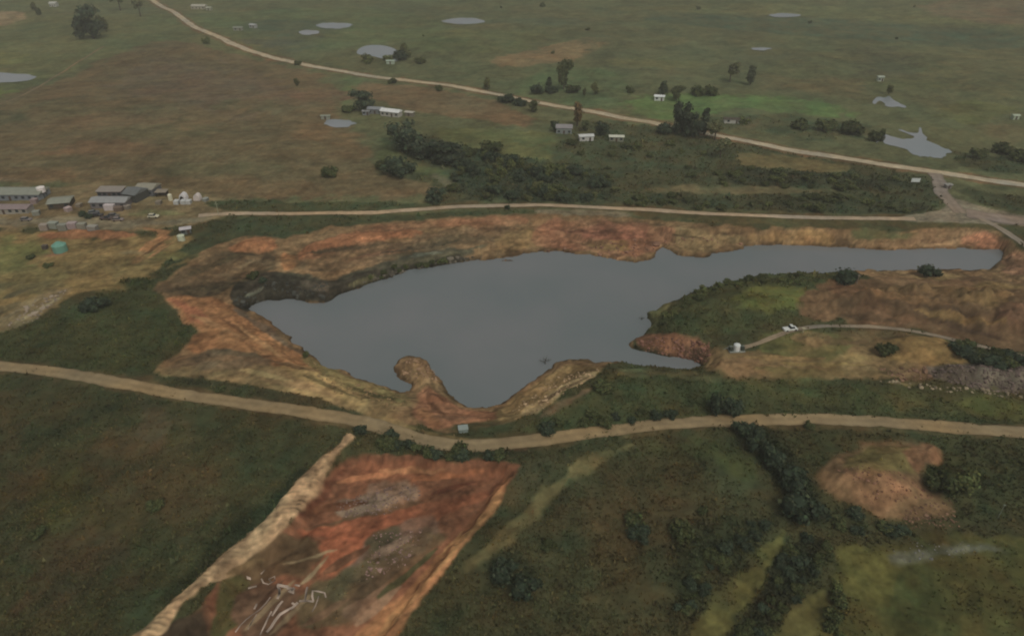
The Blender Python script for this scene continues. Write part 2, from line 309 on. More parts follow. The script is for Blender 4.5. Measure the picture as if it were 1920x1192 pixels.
lay([(1885,470),(1960,490),(1960,520),(1870,515),(1880,495)], (130,92,74), 1.5, 1.5, 0, .9)
# rock face above the lake's west cove, its shaded-side darkness painted in
lay([(428,545),(450,522),(500,510),(560,512),(620,525),(650,515),(720,492),(800,470),(880,462),(900,478),(830,492),(760,505),(740,516),(700,526),(650,546),(612,568),(560,560),(500,560),(470,578),(440,570)], (60,57,50), 1.2, 1.5, .15, .95)
lay([(540,520),(620,530),(600,552),(560,545)], (92,78,70), 1, 1, 0, .8)
lay([(640,535),(720,505),(760,498),(740,510),(660,545)], (104,96,72), 1, 1, 0, .7)
lay([(445,560),(500,532),(505,538),(455,568)], (104,104,98), .6, .5, 0, .8)
lay([(760,478),(830,468),(860,475),(800,486)], (88,88,82), 1, 1.5, .2, .8)
lay([(426,545),(462,512),(520,508),(548,518),(640,527),(690,507),(745,498),(850,477),(905,479),(908,488),(850,497),(748,523),(702,533),(652,553),(616,577),(560,568),(502,567),(470,588),(436,574)], (52,47,42), .8, .5, 0, 1)
lay([(560,522),(620,532),(612,552),(570,540)], (84,74,68), .6, .4, 0, .8)
lay([(456,556),(494,536),(497,540),(460,561)], (88,88,82), .5, .3, 0, .8)
lay([(650,534),(700,517),(704,524),(656,543)], (98,92,70), .5, .4, 0, .6)
lay([(760,484),(840,472),(856,478),(780,491)], (84,84,78), .6, .6, 0, .6)
# west beach
lay([(300,550),(425,560),(480,600),(520,625),(565,662),(600,700),(520,690),(440,672),(345,668),(372,622),(333,590)], (136,93,64), 2, 2, 0, .95)
lay([(300,553),(340,560),(400,600),(380,612),(345,585)], (140,86,64), 2, 1.5, 0, .8)
lay([(380,620),(440,600),(480,640),(420,650)], (148,104,72), 2, 2, 0, .5)
lay([(435,572),(480,596),(540,640),(575,668),(545,655),(490,620),(445,590)], (92,76,66), 1, 1, 0, .85)
lay([(330,665),(420,655),(520,672),(500,690),(400,700),(310,700)], (98,80,66), 2, 2, .1, .9)
lay([(300,690),(420,690),(540,690),(600,700),(760,768),(720,790),(620,762),(480,728),(320,706)], (122,100,72), 2, 2.5, 0, .9)
lay([(520,680),(600,690),(660,735),(700,765),(640,755),(560,715)], (152,124,86), 1.5, 1.5, 0, .8)
lay([(460,690),(560,705),(660,760),(600,750),(500,720)], (138,110,82), 1.5, 1.5, 0, .7)
lay([(570,662),(640,698),(770,738),(780,765),(720,760),(640,725),(580,690)], (110,94,64), 1.5, 1.5, .15, .9)
lay([(320,706),(420,712),(560,740),(690,778),(700,785),(560,755),(420,730),(330,716)], (56,54,40), 1, 1.2, 1, .95)
lay([(730,700),(745,675),(780,668),(815,690),(820,710),(800,722),(770,725),(750,712)], (116,90,68), 1, 1, 0, 1)
lay([(765,675),(775,675),(800,725),(790,740)], (134,108,78), .8, .8, 0, .8)
lay([(780,728),(822,728),(862,765),(930,768),(925,792),(850,795),(790,810),(775,780)], (134,88,68), 1.5, 1.5, 0, .95)
lay([(780,765),(800,765),(830,800),(800,805)], (140,94,66), 1.2, 1, 0, .8)
lay([(860,790),(960,785),(940,808),(890,818),(840,808)], (66,66,46), 1.5, 1.5, .7, .9)
lay([(650,775),(760,790),(870,822),(940,822),(900,832),(850,828),(760,808)], (124,102,70), 1, 1, 0, .8)
lay([(930,768),(960,750),(1040,690),(1130,684),(1130,700),(1040,745),(970,790),(940,798)], (124,100,70), 1.2, 1.2, 0, .95)
lay([(970,775),(1090,700),(1130,690),(1120,705),(1040,750),(990,788)], (150,128,100), .8, 1.2, 0, .8)
lay([(1000,785),(1080,735),(1120,720),(1100,745),(1040,780)], (104,80,66), 1.2, 1.2, .1, .8)
# near east bank greens
lay([(1130,690),(1330,705),(1420,725),(1700,750),(1930,765),(1930,800),(1600,778),(1380,778),(1200,795),(1000,815),(960,805),(1050,775),(1110,730)], (61,62,42), 2, 2, 1, 1)
lay([(1140,686),(1310,700),(1380,720),(1260,716),(1150,705)], (84,76,54), 2, 2, .4, .7)
lay([(1190,632),(1250,628),(1330,640),(1336,675),(1290,670),(1210,660),(1180,650)], (124,84,66), 1.2, 1.5, 0, 1)
lay([(1280,648),(1335,650),(1338,675),(1295,670)], (78,58,48), 1, 1, 0, .8)
lay([(1215,560),(1270,545),(1260,580),(1235,610),(1212,625),(1208,590)], (92,88,60), 1.5, 1.5, .4, .95)
lay([(1225,628),(1235,590),(1290,553),(1335,535),(1400,518),(1600,512),(1600,530),(1540,545),(1500,600),(1400,622),(1300,630)], (60,62,42), 2, 2, 1.2, 1)
lay([(1380,545),(1480,528),(1510,540),(1480,580),(1400,600),(1350,590)], (86,86,46), 4, 4, .7, .85)
lay([(1290,575),(1400,560),(1420,600),(1340,610)], (72,68,46), 4, 3, .8, .6)
lay([(1540,540),(1620,515),(1760,515),(1930,522),(2200,530),(2200,700),(1930,660),(1850,650),(1720,618),(1600,608),(1500,600),(1510,560)], (96,72,55), 2, 3, .15, 1)
lay([(1560,560),(1700,550),(1800,590),(1700,610),(1560,595)], (80,58,46), 6, 5, .2, .8)
lay([(1700,530),(1880,540),(1860,580),(1780,570)], (116,86,58), 5, 5, .1, .7)
lay([(1880,570),(2000,575),(2000,620),(1880,600)], (104,70,58), 5, 4, .1, .7)
lay([(1560,615),(1700,620),(1780,638),(1700,660),(1560,640)], (94,76,56), 3, 3, .3, .8)
lay([(1340,640),(1440,650),(1600,640),(1760,650),(1760,690),(1720,712),(1500,712),(1360,705),(1330,690)], (108,86,62), 2.5, 3, .1, 1)
lay([(1400,650),(1480,620),(1560,622),(1620,640),(1560,665),(1440,668)], (88,84,52), 3, 3, .5, .8)
lay([(1480,628),(1550,622),(1565,642),(1500,648)], (124,94,72), 1.5, 1.5, 0, .8)
lay([(1340,680),(1420,660),(1440,690),(1360,704)], (112,84,64), 2, 2, .1, .7)
lay([(1640,640),(1700,630),(1800,640),(1870,680),(1800,684),(1700,680),(1640,670)], (122,96,62), 2, 2, .1, .95)
lay([(1770,632),(1860,655),(1960,675),(1960,690),(1850,684),(1800,665)], (50,52,36), 1.5, 1.5, 1.5, .95)
lay([(1650,690),(1740,684),(1760,712),(1700,718)], (104,78,62), 2, 2, 0, .8)
lay([(1730,690),(1830,682),(1930,690),(2100,695),(2100,745),(1930,740),(1840,730),(1760,714)], (86,76,72), 1.5, 2, 0, 1)
lay([(1400,712),(1700,716),(1930,745),(2100,750),(2100,790),(1930,790),(1600,760),(1400,740)], (68,66,42), 3, 3, .8, .9)
lay([(1780,745),(1930,750),(1930,778),(1820,770)], (74,76,42), 3, 3, .8, .8)
lay([(1640,712),(1740,716),(1700,728)], (124,108,78), 1.5, 1.5, 0, .7)
# foreground right
lay([(1000,845),(1180,828),(1380,800),(1450,900),(1500,960),(1300,1192),(720,1300),(800,1095),(905,965),(975,868)], (60,57,41), 3, 3, 1, .9)
lay([(1180,830),(1300,815),(1380,820),(1440,890),(1380,920),(1300,860)], (62,64,40), 5, 4, 1, .8)
lay([(860,1060),(960,985),(1010,920),(1070,870),(1160,835),(1200,832),(1090,890),(1020,950),(960,1010),(880,1080)], (94,84,58), 1.5, 1.5, .3, .9)
lay([(950,868),(1010,850),(1060,855),(1000,900),(940,960)], (74,66,50), 2, 2, .7, .6)
lay([(940,838),(1000,830),(990,850),(950,866),(880,860),(900,848)], (84,62,48), 1, 1, .2, .9)
lay([(640,795),(720,810),(820,842),(930,848),(990,840),(990,858),(880,866),(750,850),(700,835)], (50,50,36), 1, 1, 1.3, .95)
lay([(1100,900),(1300,920),(1350,1000),(1200,1050),(1050,980)], (66,58,42), 6, 6, .9, .7)
lay([(1380,795),(1440,800),(1500,870),(1560,960),(1540,1000),(1470,940),(1410,860)], (40,43,33), 3, 3, 2, .85)
lay([(1490,805),(1700,815),(1930,835),(2100,860),(2100,1000),(1930,1000),(1780,975),(1600,960),(1520,900)], (56,56,38), 3, 3, 1.2, .9)
lay([(1520,885),(1555,858),(1640,832),(1720,830),(1765,868),(1750,930),(1790,945),(1780,975),(1700,980),(1620,950),(1545,930)], (108,82,62), 3, 2.5, .1, .95)
lay([(1590,850),(1700,832),(1720,865),(1650,890),(1590,880)], (100,86,54), 2, 2, .3, .8)
lay([(1700,838),(1760,835),(1770,870),(1710,880)], (124,86,66), 1.5, 1.5, 0, .8)
lay([(1560,890),(1700,900),(1740,940),(1620,945)], (132,90,70), 3, 3, 0, .5)
lay([(1740,870),(1830,865),(1840,920),(1770,935)], (50,52,32), 2, 2, 1.6, .9)
lay([(1560,1010),(1700,990),(1930,1000),(2150,1010),(2150,1400),(1400,1400),(1500,1192)], (68,65,36), 3, 4, .5, .95)
lay([(1540,1015),(1640,1010),(1700,1060),(1700,1150),(1600,1140)], (82,77,40), 4, 4, .2, .85)
lay([(1660,1030),(1720,1012),(1850,1015),(1865,1030),(1800,1050),(1740,1070),(1670,1062)], (88,88,80), 2, 2, .1, .9)
lay([(1700,1030),(1760,1025),(1750,1055),(1700,1055)], (96,84,80), 2, 2, 0, .7)
lay([(1290,1200),(1360,1100),(1430,1010),(1480,980),(1480,1040),(1400,1130),(1350,1210)], (80,75,42), 1.5, 1.5, .15, 1)
lay([(1440,1210),(1490,1130),(1550,1090),(1560,1130),(1510,1210)], (76,71,41), 1.5, 1.5, .15, .95)
lay([(1480,1000),(1540,1000),(1560,1060),(1480,1130),(1380,1230),(1350,1230),(1440,1100)], (44,44,34), 2, 2, 1.7, .9)
lay([(1300,1000),(1440,960),(1480,985),(1380,1080),(1290,1160),(1260,1150)], (50,50,36), 3, 3, 1.4, .8)
lay([(900,1040),(1000,1040),(1020,1110),(930,1110)], (42,46,36), 3, 3, 1.6, .7)
# foreground left
lay([(-400,715),(0,712),(300,745),(640,800),(600,860),(480,980),(250,1190),(200,1400),(-600,1400)], (57,55,38), 2, 3, 1, .95)
lay([(150,800),(300,770),(400,860),(450,960),(300,1000),(200,900)], (68,58,42), 8, 8, .8, .7)
lay([(-50,760),(100,740),(100,900),(-50,1000)], (66,52,38), 8, 8, .8, .5)
lay([(90,880),(140,880),(150,950),(90,1000)], (60,60,34), 6, 6, 1, .6)
lay([(100,1010),(220,1030),(180,1150),(90,1120)], (64,50,38), 8, 8, .8, .5)
lay([(250,740),(290,745),(320,830),(290,840),(262,790)], (74,62,48), 3, 3, .5, .6)
lay([(430,980),(520,900),(600,860),(560,930),(440,1040),(330,1130),(290,1130)], (40,42,30), 3, 2.5, 1.7, .7)
# trench
lay([(640,838),(720,846),(850,860),(982,864),(955,905),(912,965),(858,1035),(806,1095),(726,1200),(650,1320),(200,1320),(300,1200),(420,1085),(545,985),(600,900)], (114,72,55), 1, 1, 0, 1)
lay([(650,850),(760,850),(960,868),(930,905),(820,895),(700,890),(640,880)], (128,78,58), 1.5, 2, 0, .9)
lay([(560,940),(650,850),(668,865),(600,930),(580,975),(548,975)], (88,50,38), 1, 1, 0, .8)
lay([(650,845),(760,852),(880,862),(870,870),(740,866),(660,862)], (80,54,44), 1, 1, 0, .7)
lay([(700,900),(780,905),(790,935),(720,960),(640,965),(630,945),(680,930)], (118,96,86), 1.2, 1.5, 0, .9)
lay([(700,960),(760,930),(800,945),(760,975),(600,985),(560,985)], (84,62,46), 1, 1.5, .2, .7)
lay([(540,985),(700,972),(940,905),(905,940),(760,985),(700,1010),(560,1000)], (132,74,54), 1.2, 1.5, 0, .9)
lay([(600,1000),(700,1005),(690,1060),(640,1080),(590,1050)], (140,78,56), 1.5, 2, 0, .9)
lay([(500,1000),(600,1000),(600,1060),(520,1090),(430,1130),(420,1090)], (88,66,50), 1.5, 2, .2, .9)
lay([(400,1110),(470,1090),(480,1130),(430,1200),(390,1200)], (72,66,42), 1.5, 2, .6, .9)
lay([(460,1100),(520,1090),(560,1120),(520,1200),(440,1210)], (92,66,54), 1.5, 1.5, .1, .9)
lay([(250,1230),(340,1150),(400,1110),(390,1200),(360,1230)], (62,48,40), 1.2, 1.5, .2, .9)
lay([(700,1010),(800,975),(820,1000),(760,1050),(700,1080),(640,1090),(690,1040)], (108,84,76), 1.5, 2, .1, .85)
lay([(690,1010),(740,985),(745,1010),(710,1040)], (78,68,54), 1, 1.5, .4, .8)
lay([(560,1130),(680,1060),(800,1000),(830,1010),(760,1080),(660,1160),(560,1200)], (86,72,54), 1.5, 2, .5, .8)
lay([(640,1150),(700,1100),(730,1105),(680,1160)], (116,86,74), 1.2, 1.5, 0, .8)
lay([(940,905),(960,885),(940,935),(880,1010),(830,1070),(760,1160),(720,1220),(640,1220),(740,1130),(830,1040),(880,985)], (146,98,68), 1.2, 1, 0, .95)
lay([(860,1000),(935,920),(944,928),(880,1005),(790,1105),(700,1215),(685,1215),(780,1100)], (158,116,80), .6, .6, 0, .7)
lay([(622,838),(655,812),(670,822),(646,850),(585,925),(552,985),(468,1043),(382,1106),(304,1180),(232,1250),(205,1245),(268,1178),(350,1100),(440,1022),(500,970),(535,925)], (146,114,92), .7, .9, .1, .92)
for (x_, y_, rx_, ry_, c_, sd_) in [(1620,565,50,14,(78,58,46),1),(1700,545,60,10,(104,78,56),2),(1780,590,60,14,(76,56,44),3),(1850,560,50,14,(122,92,62),4),(1900,585,40,16,(98,68,56),5),(1840,620,60,12,(84,62,48),6),(1660,600,50,8,(118,84,66),7),(1760,520,60,6,(120,98,70),8),
    (1880,535,50,10,(112,88,58),9),(1590,545,30,10,(104,72,56),10),(1500,665,50,8,(82,78,48),11),(1420,688,40,8,(116,88,64),12),(1540,700,70,6,(112,92,60),13),(1620,672,40,8,(124,102,70),14),(1680,655,30,8,(96,74,50),15),(1740,650,40,12,(126,100,66),16),(1580,640,40,8,(84,64,48),17),(1460,650,30,5,(72,70,44),18),
    (40,470,60,10,(92,92,56),19),(160,500,70,10,(110,92,62),20),(240,475,40,6,(98,90,72),21),(60,540,60,12,(88,80,60),22),(170,540,60,10,(112,92,60),23),(300,480,40,10,(100,92,58),24),(300,400,50,6,(108,106,74),25),(130,388,40,8,(96,76,58),26),(280,388,40,5,(84,68,52),27),
    (620,180,60,10,(98,76,62),28),(480,200,80,14,(84,78,60),29),(200,280,100,14,(100,78,60),30),(400,320,120,12,(88,80,60),31),(100,300,80,10,(86,74,56),32),(1250,120,100,10,(90,88,62),33),(1560,160,80,12,(98,88,64),34),(1780,130,60,12,(94,86,60),35),(1450,110,90,10,(78,80,62),36),(820,80,80,10,(82,88,60),37),(1820,210,70,14,(88,88,56),38),(1700,160,60,10,(82,84,58),39),(520,80,70,8,(74,76,66),40),(1000,40,120,8,(80,84,66),41)]:
    lay(ell(x_, y_, rx_, ry_, 12, .25, sd_), c_, .6 * rx_ * .1, 1.2 if y_ > 380 else 6, .15, .8)
# trench streaks
for (x0_, y0_, x1_, y1_, w_, c_) in [(560,960,700,935,5,(96,58,42)),(600,1080,700,1020,5,(92,60,46)),(620,905,760,880,4,(150,96,70)),(760,900,920,885,5,(146,88,62)),(800,930,900,900,4,(92,52,40)),
    (640,1140,790,1030,7,(84,64,50)),(700,1130,830,1020,5,(70,66,44)),(660,1180,760,1090,5,(128,96,80)),(690,1050,780,1000,6,(126,100,90)),(560,1180,660,1120,5,(110,80,64)),(450,1190,560,1080,4,(124,102,84)),(500,1195,590,1110,3,(124,102,84)),(470,1150,540,1080,3,(76,52,42)),
    (420,1080,500,1040,4,(108,84,62)),(520,1060,640,1030,2,(140,118,96)),(560,1100,620,1040,2,(132,112,92)),(700,880,860,885,4,(154,104,76)),(860,1010,930,920,4,(112,70,50)),(740,1140,860,1010,5,(126,84,58)),
    # banks: ledges and tyre tracks
    (560,478,760,452,3,(74,60,48)),(640,488,860,452,3,(112,82,66)),(700,478,900,446,2,(70,60,50)),(720,495,930,462,3,(76,70,58)),(340,520,470,468,4,(70,58,44)),(370,535,500,480,3,(104,84,66)),(420,540,520,498,3,(64,56,44)),
    (860,425,1000,432,2,(92,68,52)),(1020,432,1180,436,2,(96,60,50)),(1050,452,1200,462,2,(104,74,56)),(1250,440,1330,446,2,(84,66,50)),(1330,436,1390,438,3,(78,58,44)),(1400,447,1540,451,2,(100,74,52)),(1700,450,1850,455,2,(104,76,60)),
    (345,585,470,640,4,(150,108,78)),(400,590,520,660,3,(112,76,54)),(430,600,560,690,3,(154,112,80)),(380,655,500,668,4,(92,76,62)),(440,690,560,715,3,(150,126,92)),(480,715,640,752,3,(146,122,88)),(500,672,600,700,3,(104,78,58)),(560,700,680,750,3,(96,82,56)),(600,700,740,750,2,(134,116,80)),(650,725,770,758,3,(88,80,54)),
    (790,740,850,790,3,(112,72,54)),(800,780,920,783,3,(112,76,60)),(1000,760,1110,702,3,(96,76,58)),(1600,545,1800,575,5,(110,80,58)),(1560,590,1700,600,5,(74,56,44)),(1700,575,1900,610,5,(112,84,56)),(1750,600,1900,640,5,(74,54,44)),(1380,668,1560,672,3,(124,98,68)),(1400,690,1560,695,4,(96,80,52)),(1450,680,1640,684,3,(120,98,64)),(1600,700,1700,698,3,(90,72,50)),
    (262,482,325,440,2,(84,60,42)),(252,476,312,436,1.5,(150,106,76)),(270,490,335,446,1.5,(150,106,76)),(0,560,60,540,4,(84,76,58)),(20,612,120,552,2,(130,118,98)),(0,600,90,552,2,(124,110,90))]:
    w_ = w_ * 1.5; dx_, dy_ = x1_ - x0_, y1_ - y0_; l_ = math.hypot(dx_, dy_); nx_, ny_ = -dy_ / l_ * w_, dx_ / l_ * w_
    lay([(x0_, y0_), (x0_ + .3 * dx_ + nx_, y0_ + .3 * dy_ + ny_), (x0_ + .7 * dx_ + nx_ * .8, y0_ + .7 * dy_ + ny_ * .8), (x1_, y1_), (x0_ + .7 * dx_ - nx_ * .7, y0_ + .7 * dy_ - ny_ * .7), (x0_ + .3 * dx_ - nx_, y0_ + .3 * dy_ - ny_)], c_, .45, .22, .1, .96)
# apron
APRON = [(1752,330),(1775,345),(1775,360),(1795,378),(1830,392),(1880,404),(1930,408),(2000,414),(2000,432),(1930,424),(1870,420),(1840,418),(1780,416),(1715,413),(1760,402),(1780,385),(1764,365),(1748,345)]
lay([(1690,405),(1740,402),(1775,388),(1788,372),(1800,374),(1840,388),(1930,406),(2000,412),(2000,434),(1930,424),(1880,420),(1780,418),(1700,416)], (116,104,94), .8, .6, 0, 1)
lay(APRON, (114,102,94), .8, .6, 0, 1)
# ------------------------------------------------------------------ ground mesh
def W_(y): return .78 * y + 95
ys = [30.0]
while ys[-1] < 1000: ys.append(ys[-1] * (1 + (.0036 if ys[-1] > 74 else .02)))
while ys[-1] < 9000: ys.append(ys[-1] * 1.03)
ys = np.array(ys); NX = 1000
u = np.linspace(-1, 1, NX)
Yg, Ug = np.meshgrid(ys, u, indexing='ij'); Xg = Ug * W_(Yg)
X = Xg.ravel(); Y = Yg.ravel()
Z = H(X, Y)
Z = np.where(Y > 1000, Z * 1.0, Z)
def paint(x, y):
    col = np.tile(lin((60, 57, 40)), (len(x), 1)); veg = np.ones(len(x))
    wn = fbm(x, y, 7, 3, 1); wn2 = fbm(x, y, 25, 3, 4)
    for it in L:
        if it[0] == 'line':
            _, P, hw, c, f, n, vg, a = it
            d = np.full(x.shape, -1e3); k = (x > P[:, 0].min() - 8) & (x < P[:, 0].max() + 8) & (y > P[:, 1].min() - 8) & (y < P[:, 1].max() + 8)
            if k.any(): d[k] = hw - segd(P, x[k], y[k], False)
        else:
            P0, c, f, n, vg, a = it
            P = px2w(P0)[:, :2]; P = smoothpoly(P, 1)
            d = sd_cull(P, x, y, f + 2 * n + 2)
        k = d > -(f + 2 * n + 1)
        if not k.any(): continue
        dd = d[k] + n * (wn[k] + .8 * wn2[k])
        s = sstep(-f * .5, f * .5, dd) * a
        if a < .95: s = s * np.clip(1 + .55 * fbm(x[k], y[k], 14, 3, 6), 0, 1.25)
        s = np.clip(s, 0, 1)
        col[k] = col[k] * (1 - s[:, None]) + lin(c) * s[:, None]; veg[k] = veg[k] * (1 - s) + vg * s
    return col, veg
col, veg = paint(X, Y)
# natural mottling of the materials themselves
m1 = fbm(X, Y, 2.2, 3, 3); m2 = fbm(X, Y, 9, 4, 2); m3 = fbm(X, Y, 60, 3, 5)
v = 1 + .22 * m1 + .24 * m2 + .14 * m3
hue = fbm(X, Y, 13, 4, 7) * .5 + fbm(X, Y, 3, 2, 6) * .3
G = np.clip(veg, 0, 1)
cc = col * v[:, None]
kp = (X > RIM[:, 0].min()) & (X < RIM[:, 0].max()) & (Y > RIM[:, 1].min()) & (Y < RIM[:, 1].max()) & (Z < -.35) & (Z > WL - .3)
kp &= sd_cull(TRENCH, X, Y, 3) < -2
stra = np.where(kp, np.sin(Z * 7.5 + 2.2 * fbm(X, Y, 22, 3, 2)) * .5 + np.sin(Z * 17 + 2.5 * fbm(X, Y, 14, 3, 4)) * .3, 0)
cc = cc * (1 + .40 * stra * (1 - np.clip(veg, 0, 1) * .7))[:, None]
shore_dark = np.where(kp, sstep(WL + .9, WL + .25, Z + .25 * fbm(X, Y, 6, 2, 5)), 0); cc = cc * (1 - .58 * shore_dark)[:, None]  # banks darken close above the water level
BERM = px2w([(622,838),(655,812),(670,822),(646,850),(585,925),(552,985),(468,1043),(382,1106),(304,1180),(232,1250),(205,1245),(268,1178),(350,1100),(440,1022),(500,970),(535,925)])[:, :2]
bd = sd_cull(BERM, X, Y, 3); bx = px2w([(655,818),(240,1200)])[:, :2]; bv = (bx[1] - bx[0]) / np.linalg.norm(bx[1] - bx[0])
ss = (X - bx[0, 0]) * bv[0] + (Y - bx[0, 1]) * bv[1] + .5 * ((X - bx[0, 0]) * -bv[1] + (Y - bx[0, 1]) * bv[0])
rib = np.sin(ss * 6.283 / 1.35 + 2.6 * fbm(X, Y, 4, 3, 3)) * sstep(-.5, 1, bd) * np.clip(.6 + fbm(X, Y, 6, 2, 5), 0, 1)
Z = Z + .09 * rib + .12 * fbm(X, Y, 1.8, 3, 4) * sstep(-.5, .5, bd); cc = cc * (1 + .32 * rib + .5 * fbm(X, Y, 1.6, 3, 1) * sstep(-.5, .5, bd))[:, None]
hue = hue * np.where(G > .4, 1.5, .6) + .45 * fbm(X, Y, 38, 3, 1) * sstep(300, 450, Y) + .5 * fbm(X, Y, 5.5, 3, 2) * np.where(G > .4, 1, .2); cc[:, 0] *= 1 + .22 * hue; cc[:, 1] *= 1 - .04 * hue; cc[:, 2] *= 1 - .12 * hue
# long furrow-like streaks on bare earth
st = fbm(X * .35 + Y * .2, Y * 1.6 - X * .25, 5, 3, 4)
cc *= (1 + (1 - G) * .16 * st)[:, None]
st2 = fbm(X * .9 + Y * .5, -X * .5 * 5 + Y * .9 * 5, 6, 3, 5) + .8 * fbm(X * .6, Y * 3, 5, 3, 6) * (Y > 215); sp = fbm(X, Y, 1.1, 2, 6); pch = fbm(X, Y, 5, 4, 1)
near_ = sstep(420, 200, Y)
cc *= (1 + (1 - G) * near_ * (.17 * st2 + .26 * sp + .30 * pch))[:, None]
lum_ = (cc @ np.array([.3, .59, .11]))[:, None]; cc = lum_ + (cc - lum_) * .86; cc = cc * np.array([1.07, 1.10, .84]); cc[:, 1] *= 1 + .05 * G
cc = np.clip(cc, .004, .9) * KA
def mesh_np(name, V, F, cols=None, smooth=True):
    me = bpy.data.meshes.new(name); V = np.asarray(V, np.float32); F = np.asarray(F, np.int32); k = F.shape[1]
    me.vertices.add(len(V)); me.vertices.foreach_set('co', V.ravel())
    me.loops.add(F.size); me.loops.foreach_set('vertex_index', F.ravel())
    me.polygons.add(len(F)); me.polygons.foreach_set('loop_start', np.arange(len(F), dtype=np.int32) * k)
    me.polygons.foreach_set('use_smooth', np.full(len(F), smooth))
    me.update(calc_edges=True)
    if cols is not None:
        a = me.color_attributes.new('Col', 'FLOAT_COLOR', 'POINT')
        a.data.foreach_set('color', np.hstack([cols, np.ones((len(cols), 1))]).astype(np.float32).ravel())
    return me
NR = len(ys); idx = np.arange(NR * NX).reshape(NR, NX)
F = np.stack([idx[:-1, :-1].ravel(), idx[:-1, 1:].ravel(), idx[1:, 1:].ravel(), idx[1:, :-1].ravel()], 1)
def GZ(x, y):
    "height of the ground mesh"
    x = np.asarray(x, float); y = np.asarray(y, float)
    r = np.interp(y, ys, np.arange(NR)); i = np.clip(r.astype(int), 0, NR - 2); fr = r - i
    c = (x / W_(y) + 1) / 2 * (NX - 1); j = np.clip(c.astype(int), 0, NX - 2); fc = c - j
    Zg = Z.reshape(NR, NX)
    return (Zg[i, j] * (1 - fc) + Zg[i, j + 1] * fc) * (1 - fr) + (Zg[i + 1, j] * (1 - fc) + Zg[i + 1, j + 1] * fc) * fr
# ------------------------------------------------------------------ materials
MATS = {}
def mat(name, rgb=(.5, .5, .5), rough=.9, spec=.2, vc=False, var=.15, scale=1.0, bump=0, rnd=0, metal=0):
    if name in MATS: return MATS[name]
    m = bpy.data.materials.new(name); m.use_nodes = True; n = m.node_tree.nodes; l = m.node_tree.links
    b = n['Principled BSDF']; b.inputs['Roughness'].default_value = rough; b.inputs['Specular IOR Level'].default_value = spec; b.inputs['Metallic'].default_value = metal
    if vc: src = n.new('ShaderNodeAttribute'); src.attribute_name = 'Col'; out = src.outputs['Color']
    else: src = n.new('ShaderNodeRGB'); src.outputs[0].default_value = (*rgb, 1); out = src.outputs[0]
    tc = n.new('ShaderNodeTexCoord'); nz = n.new('ShaderNodeTexNoise'); nz.inputs['Scale'].default_value = scale; nz.inputs['Detail'].default_value = 5
    l.new(tc.outputs['Object'], nz.inputs['Vector'])
    mr = n.new('ShaderNodeMapRange'); mr.inputs[1].default_value = .25; mr.inputs[2].default_value = .75; mr.inputs[3].default_value = 1 - var; mr.inputs[4].default_value = 1 + var
    l.new(nz.outputs['Fac'], mr.inputs[0])
    vm = n.new('ShaderNodeVectorMath'); vm.operation = 'SCALE'; l.new(out, vm.inputs[0]); l.new(mr.outputs[0], vm.inputs['Scale']); out = vm.outputs[0]
    if rnd:
        oi = n.new('ShaderNodeObjectInfo'); m2 = n.new('ShaderNodeMapRange'); m2.inputs[3].default_value = 1 - rnd; m2.inputs[4].default_value = 1 + rnd
        l.new(oi.outputs['Random'], m2.inputs[0]); v2 = n.new('ShaderNodeVectorMath'); v2.operation = 'SCALE'; l.new(out, v2.inputs[0]); l.new(m2.outputs[0], v2.inputs['Scale']); out = v2.outputs[0]
    l.new(out, b.inputs['Base Color'])
    if bump:
        bp = n.new('ShaderNodeBump'); bp.inputs['Strength'].default_value = bump; bp.inputs['Distance'].default_value = .4
        l.new(nz.outputs['Fac'], bp.inputs['Height']); l.new(bp.outputs[0], b.inputs['Normal'])
    MATS[name] = m; return m
def pm(name, c, **k): return mat(name, tuple(lin(c) * KA), **k)
mg = mat('ground_mat', vc=True, rough=1, spec=.05, var=.16, scale=.9, bump=.5)
def link(name, me, m, parent=None, loc=(0, 0, 0)):
    o = bpy.data.objects.new(name, me); C.objects.link(o); o.location = loc
    if m is not None: me.materials.append(m)
    if parent: o.parent = parent
    return o
def tag(o, label=None, cat=None, group=None, kind=None):
    if label: o['label'] = label
    if cat: o['category'] = cat
    if group: o['group'] = group
    if kind: o['kind'] = kind
    return o
g = link('ground', mesh_np('ground', np.stack([X, Y, Z], 1), F, cc), mg)
tag(g, 'rolling farmland, scrub and bare red earth', 'ground', kind='structure')
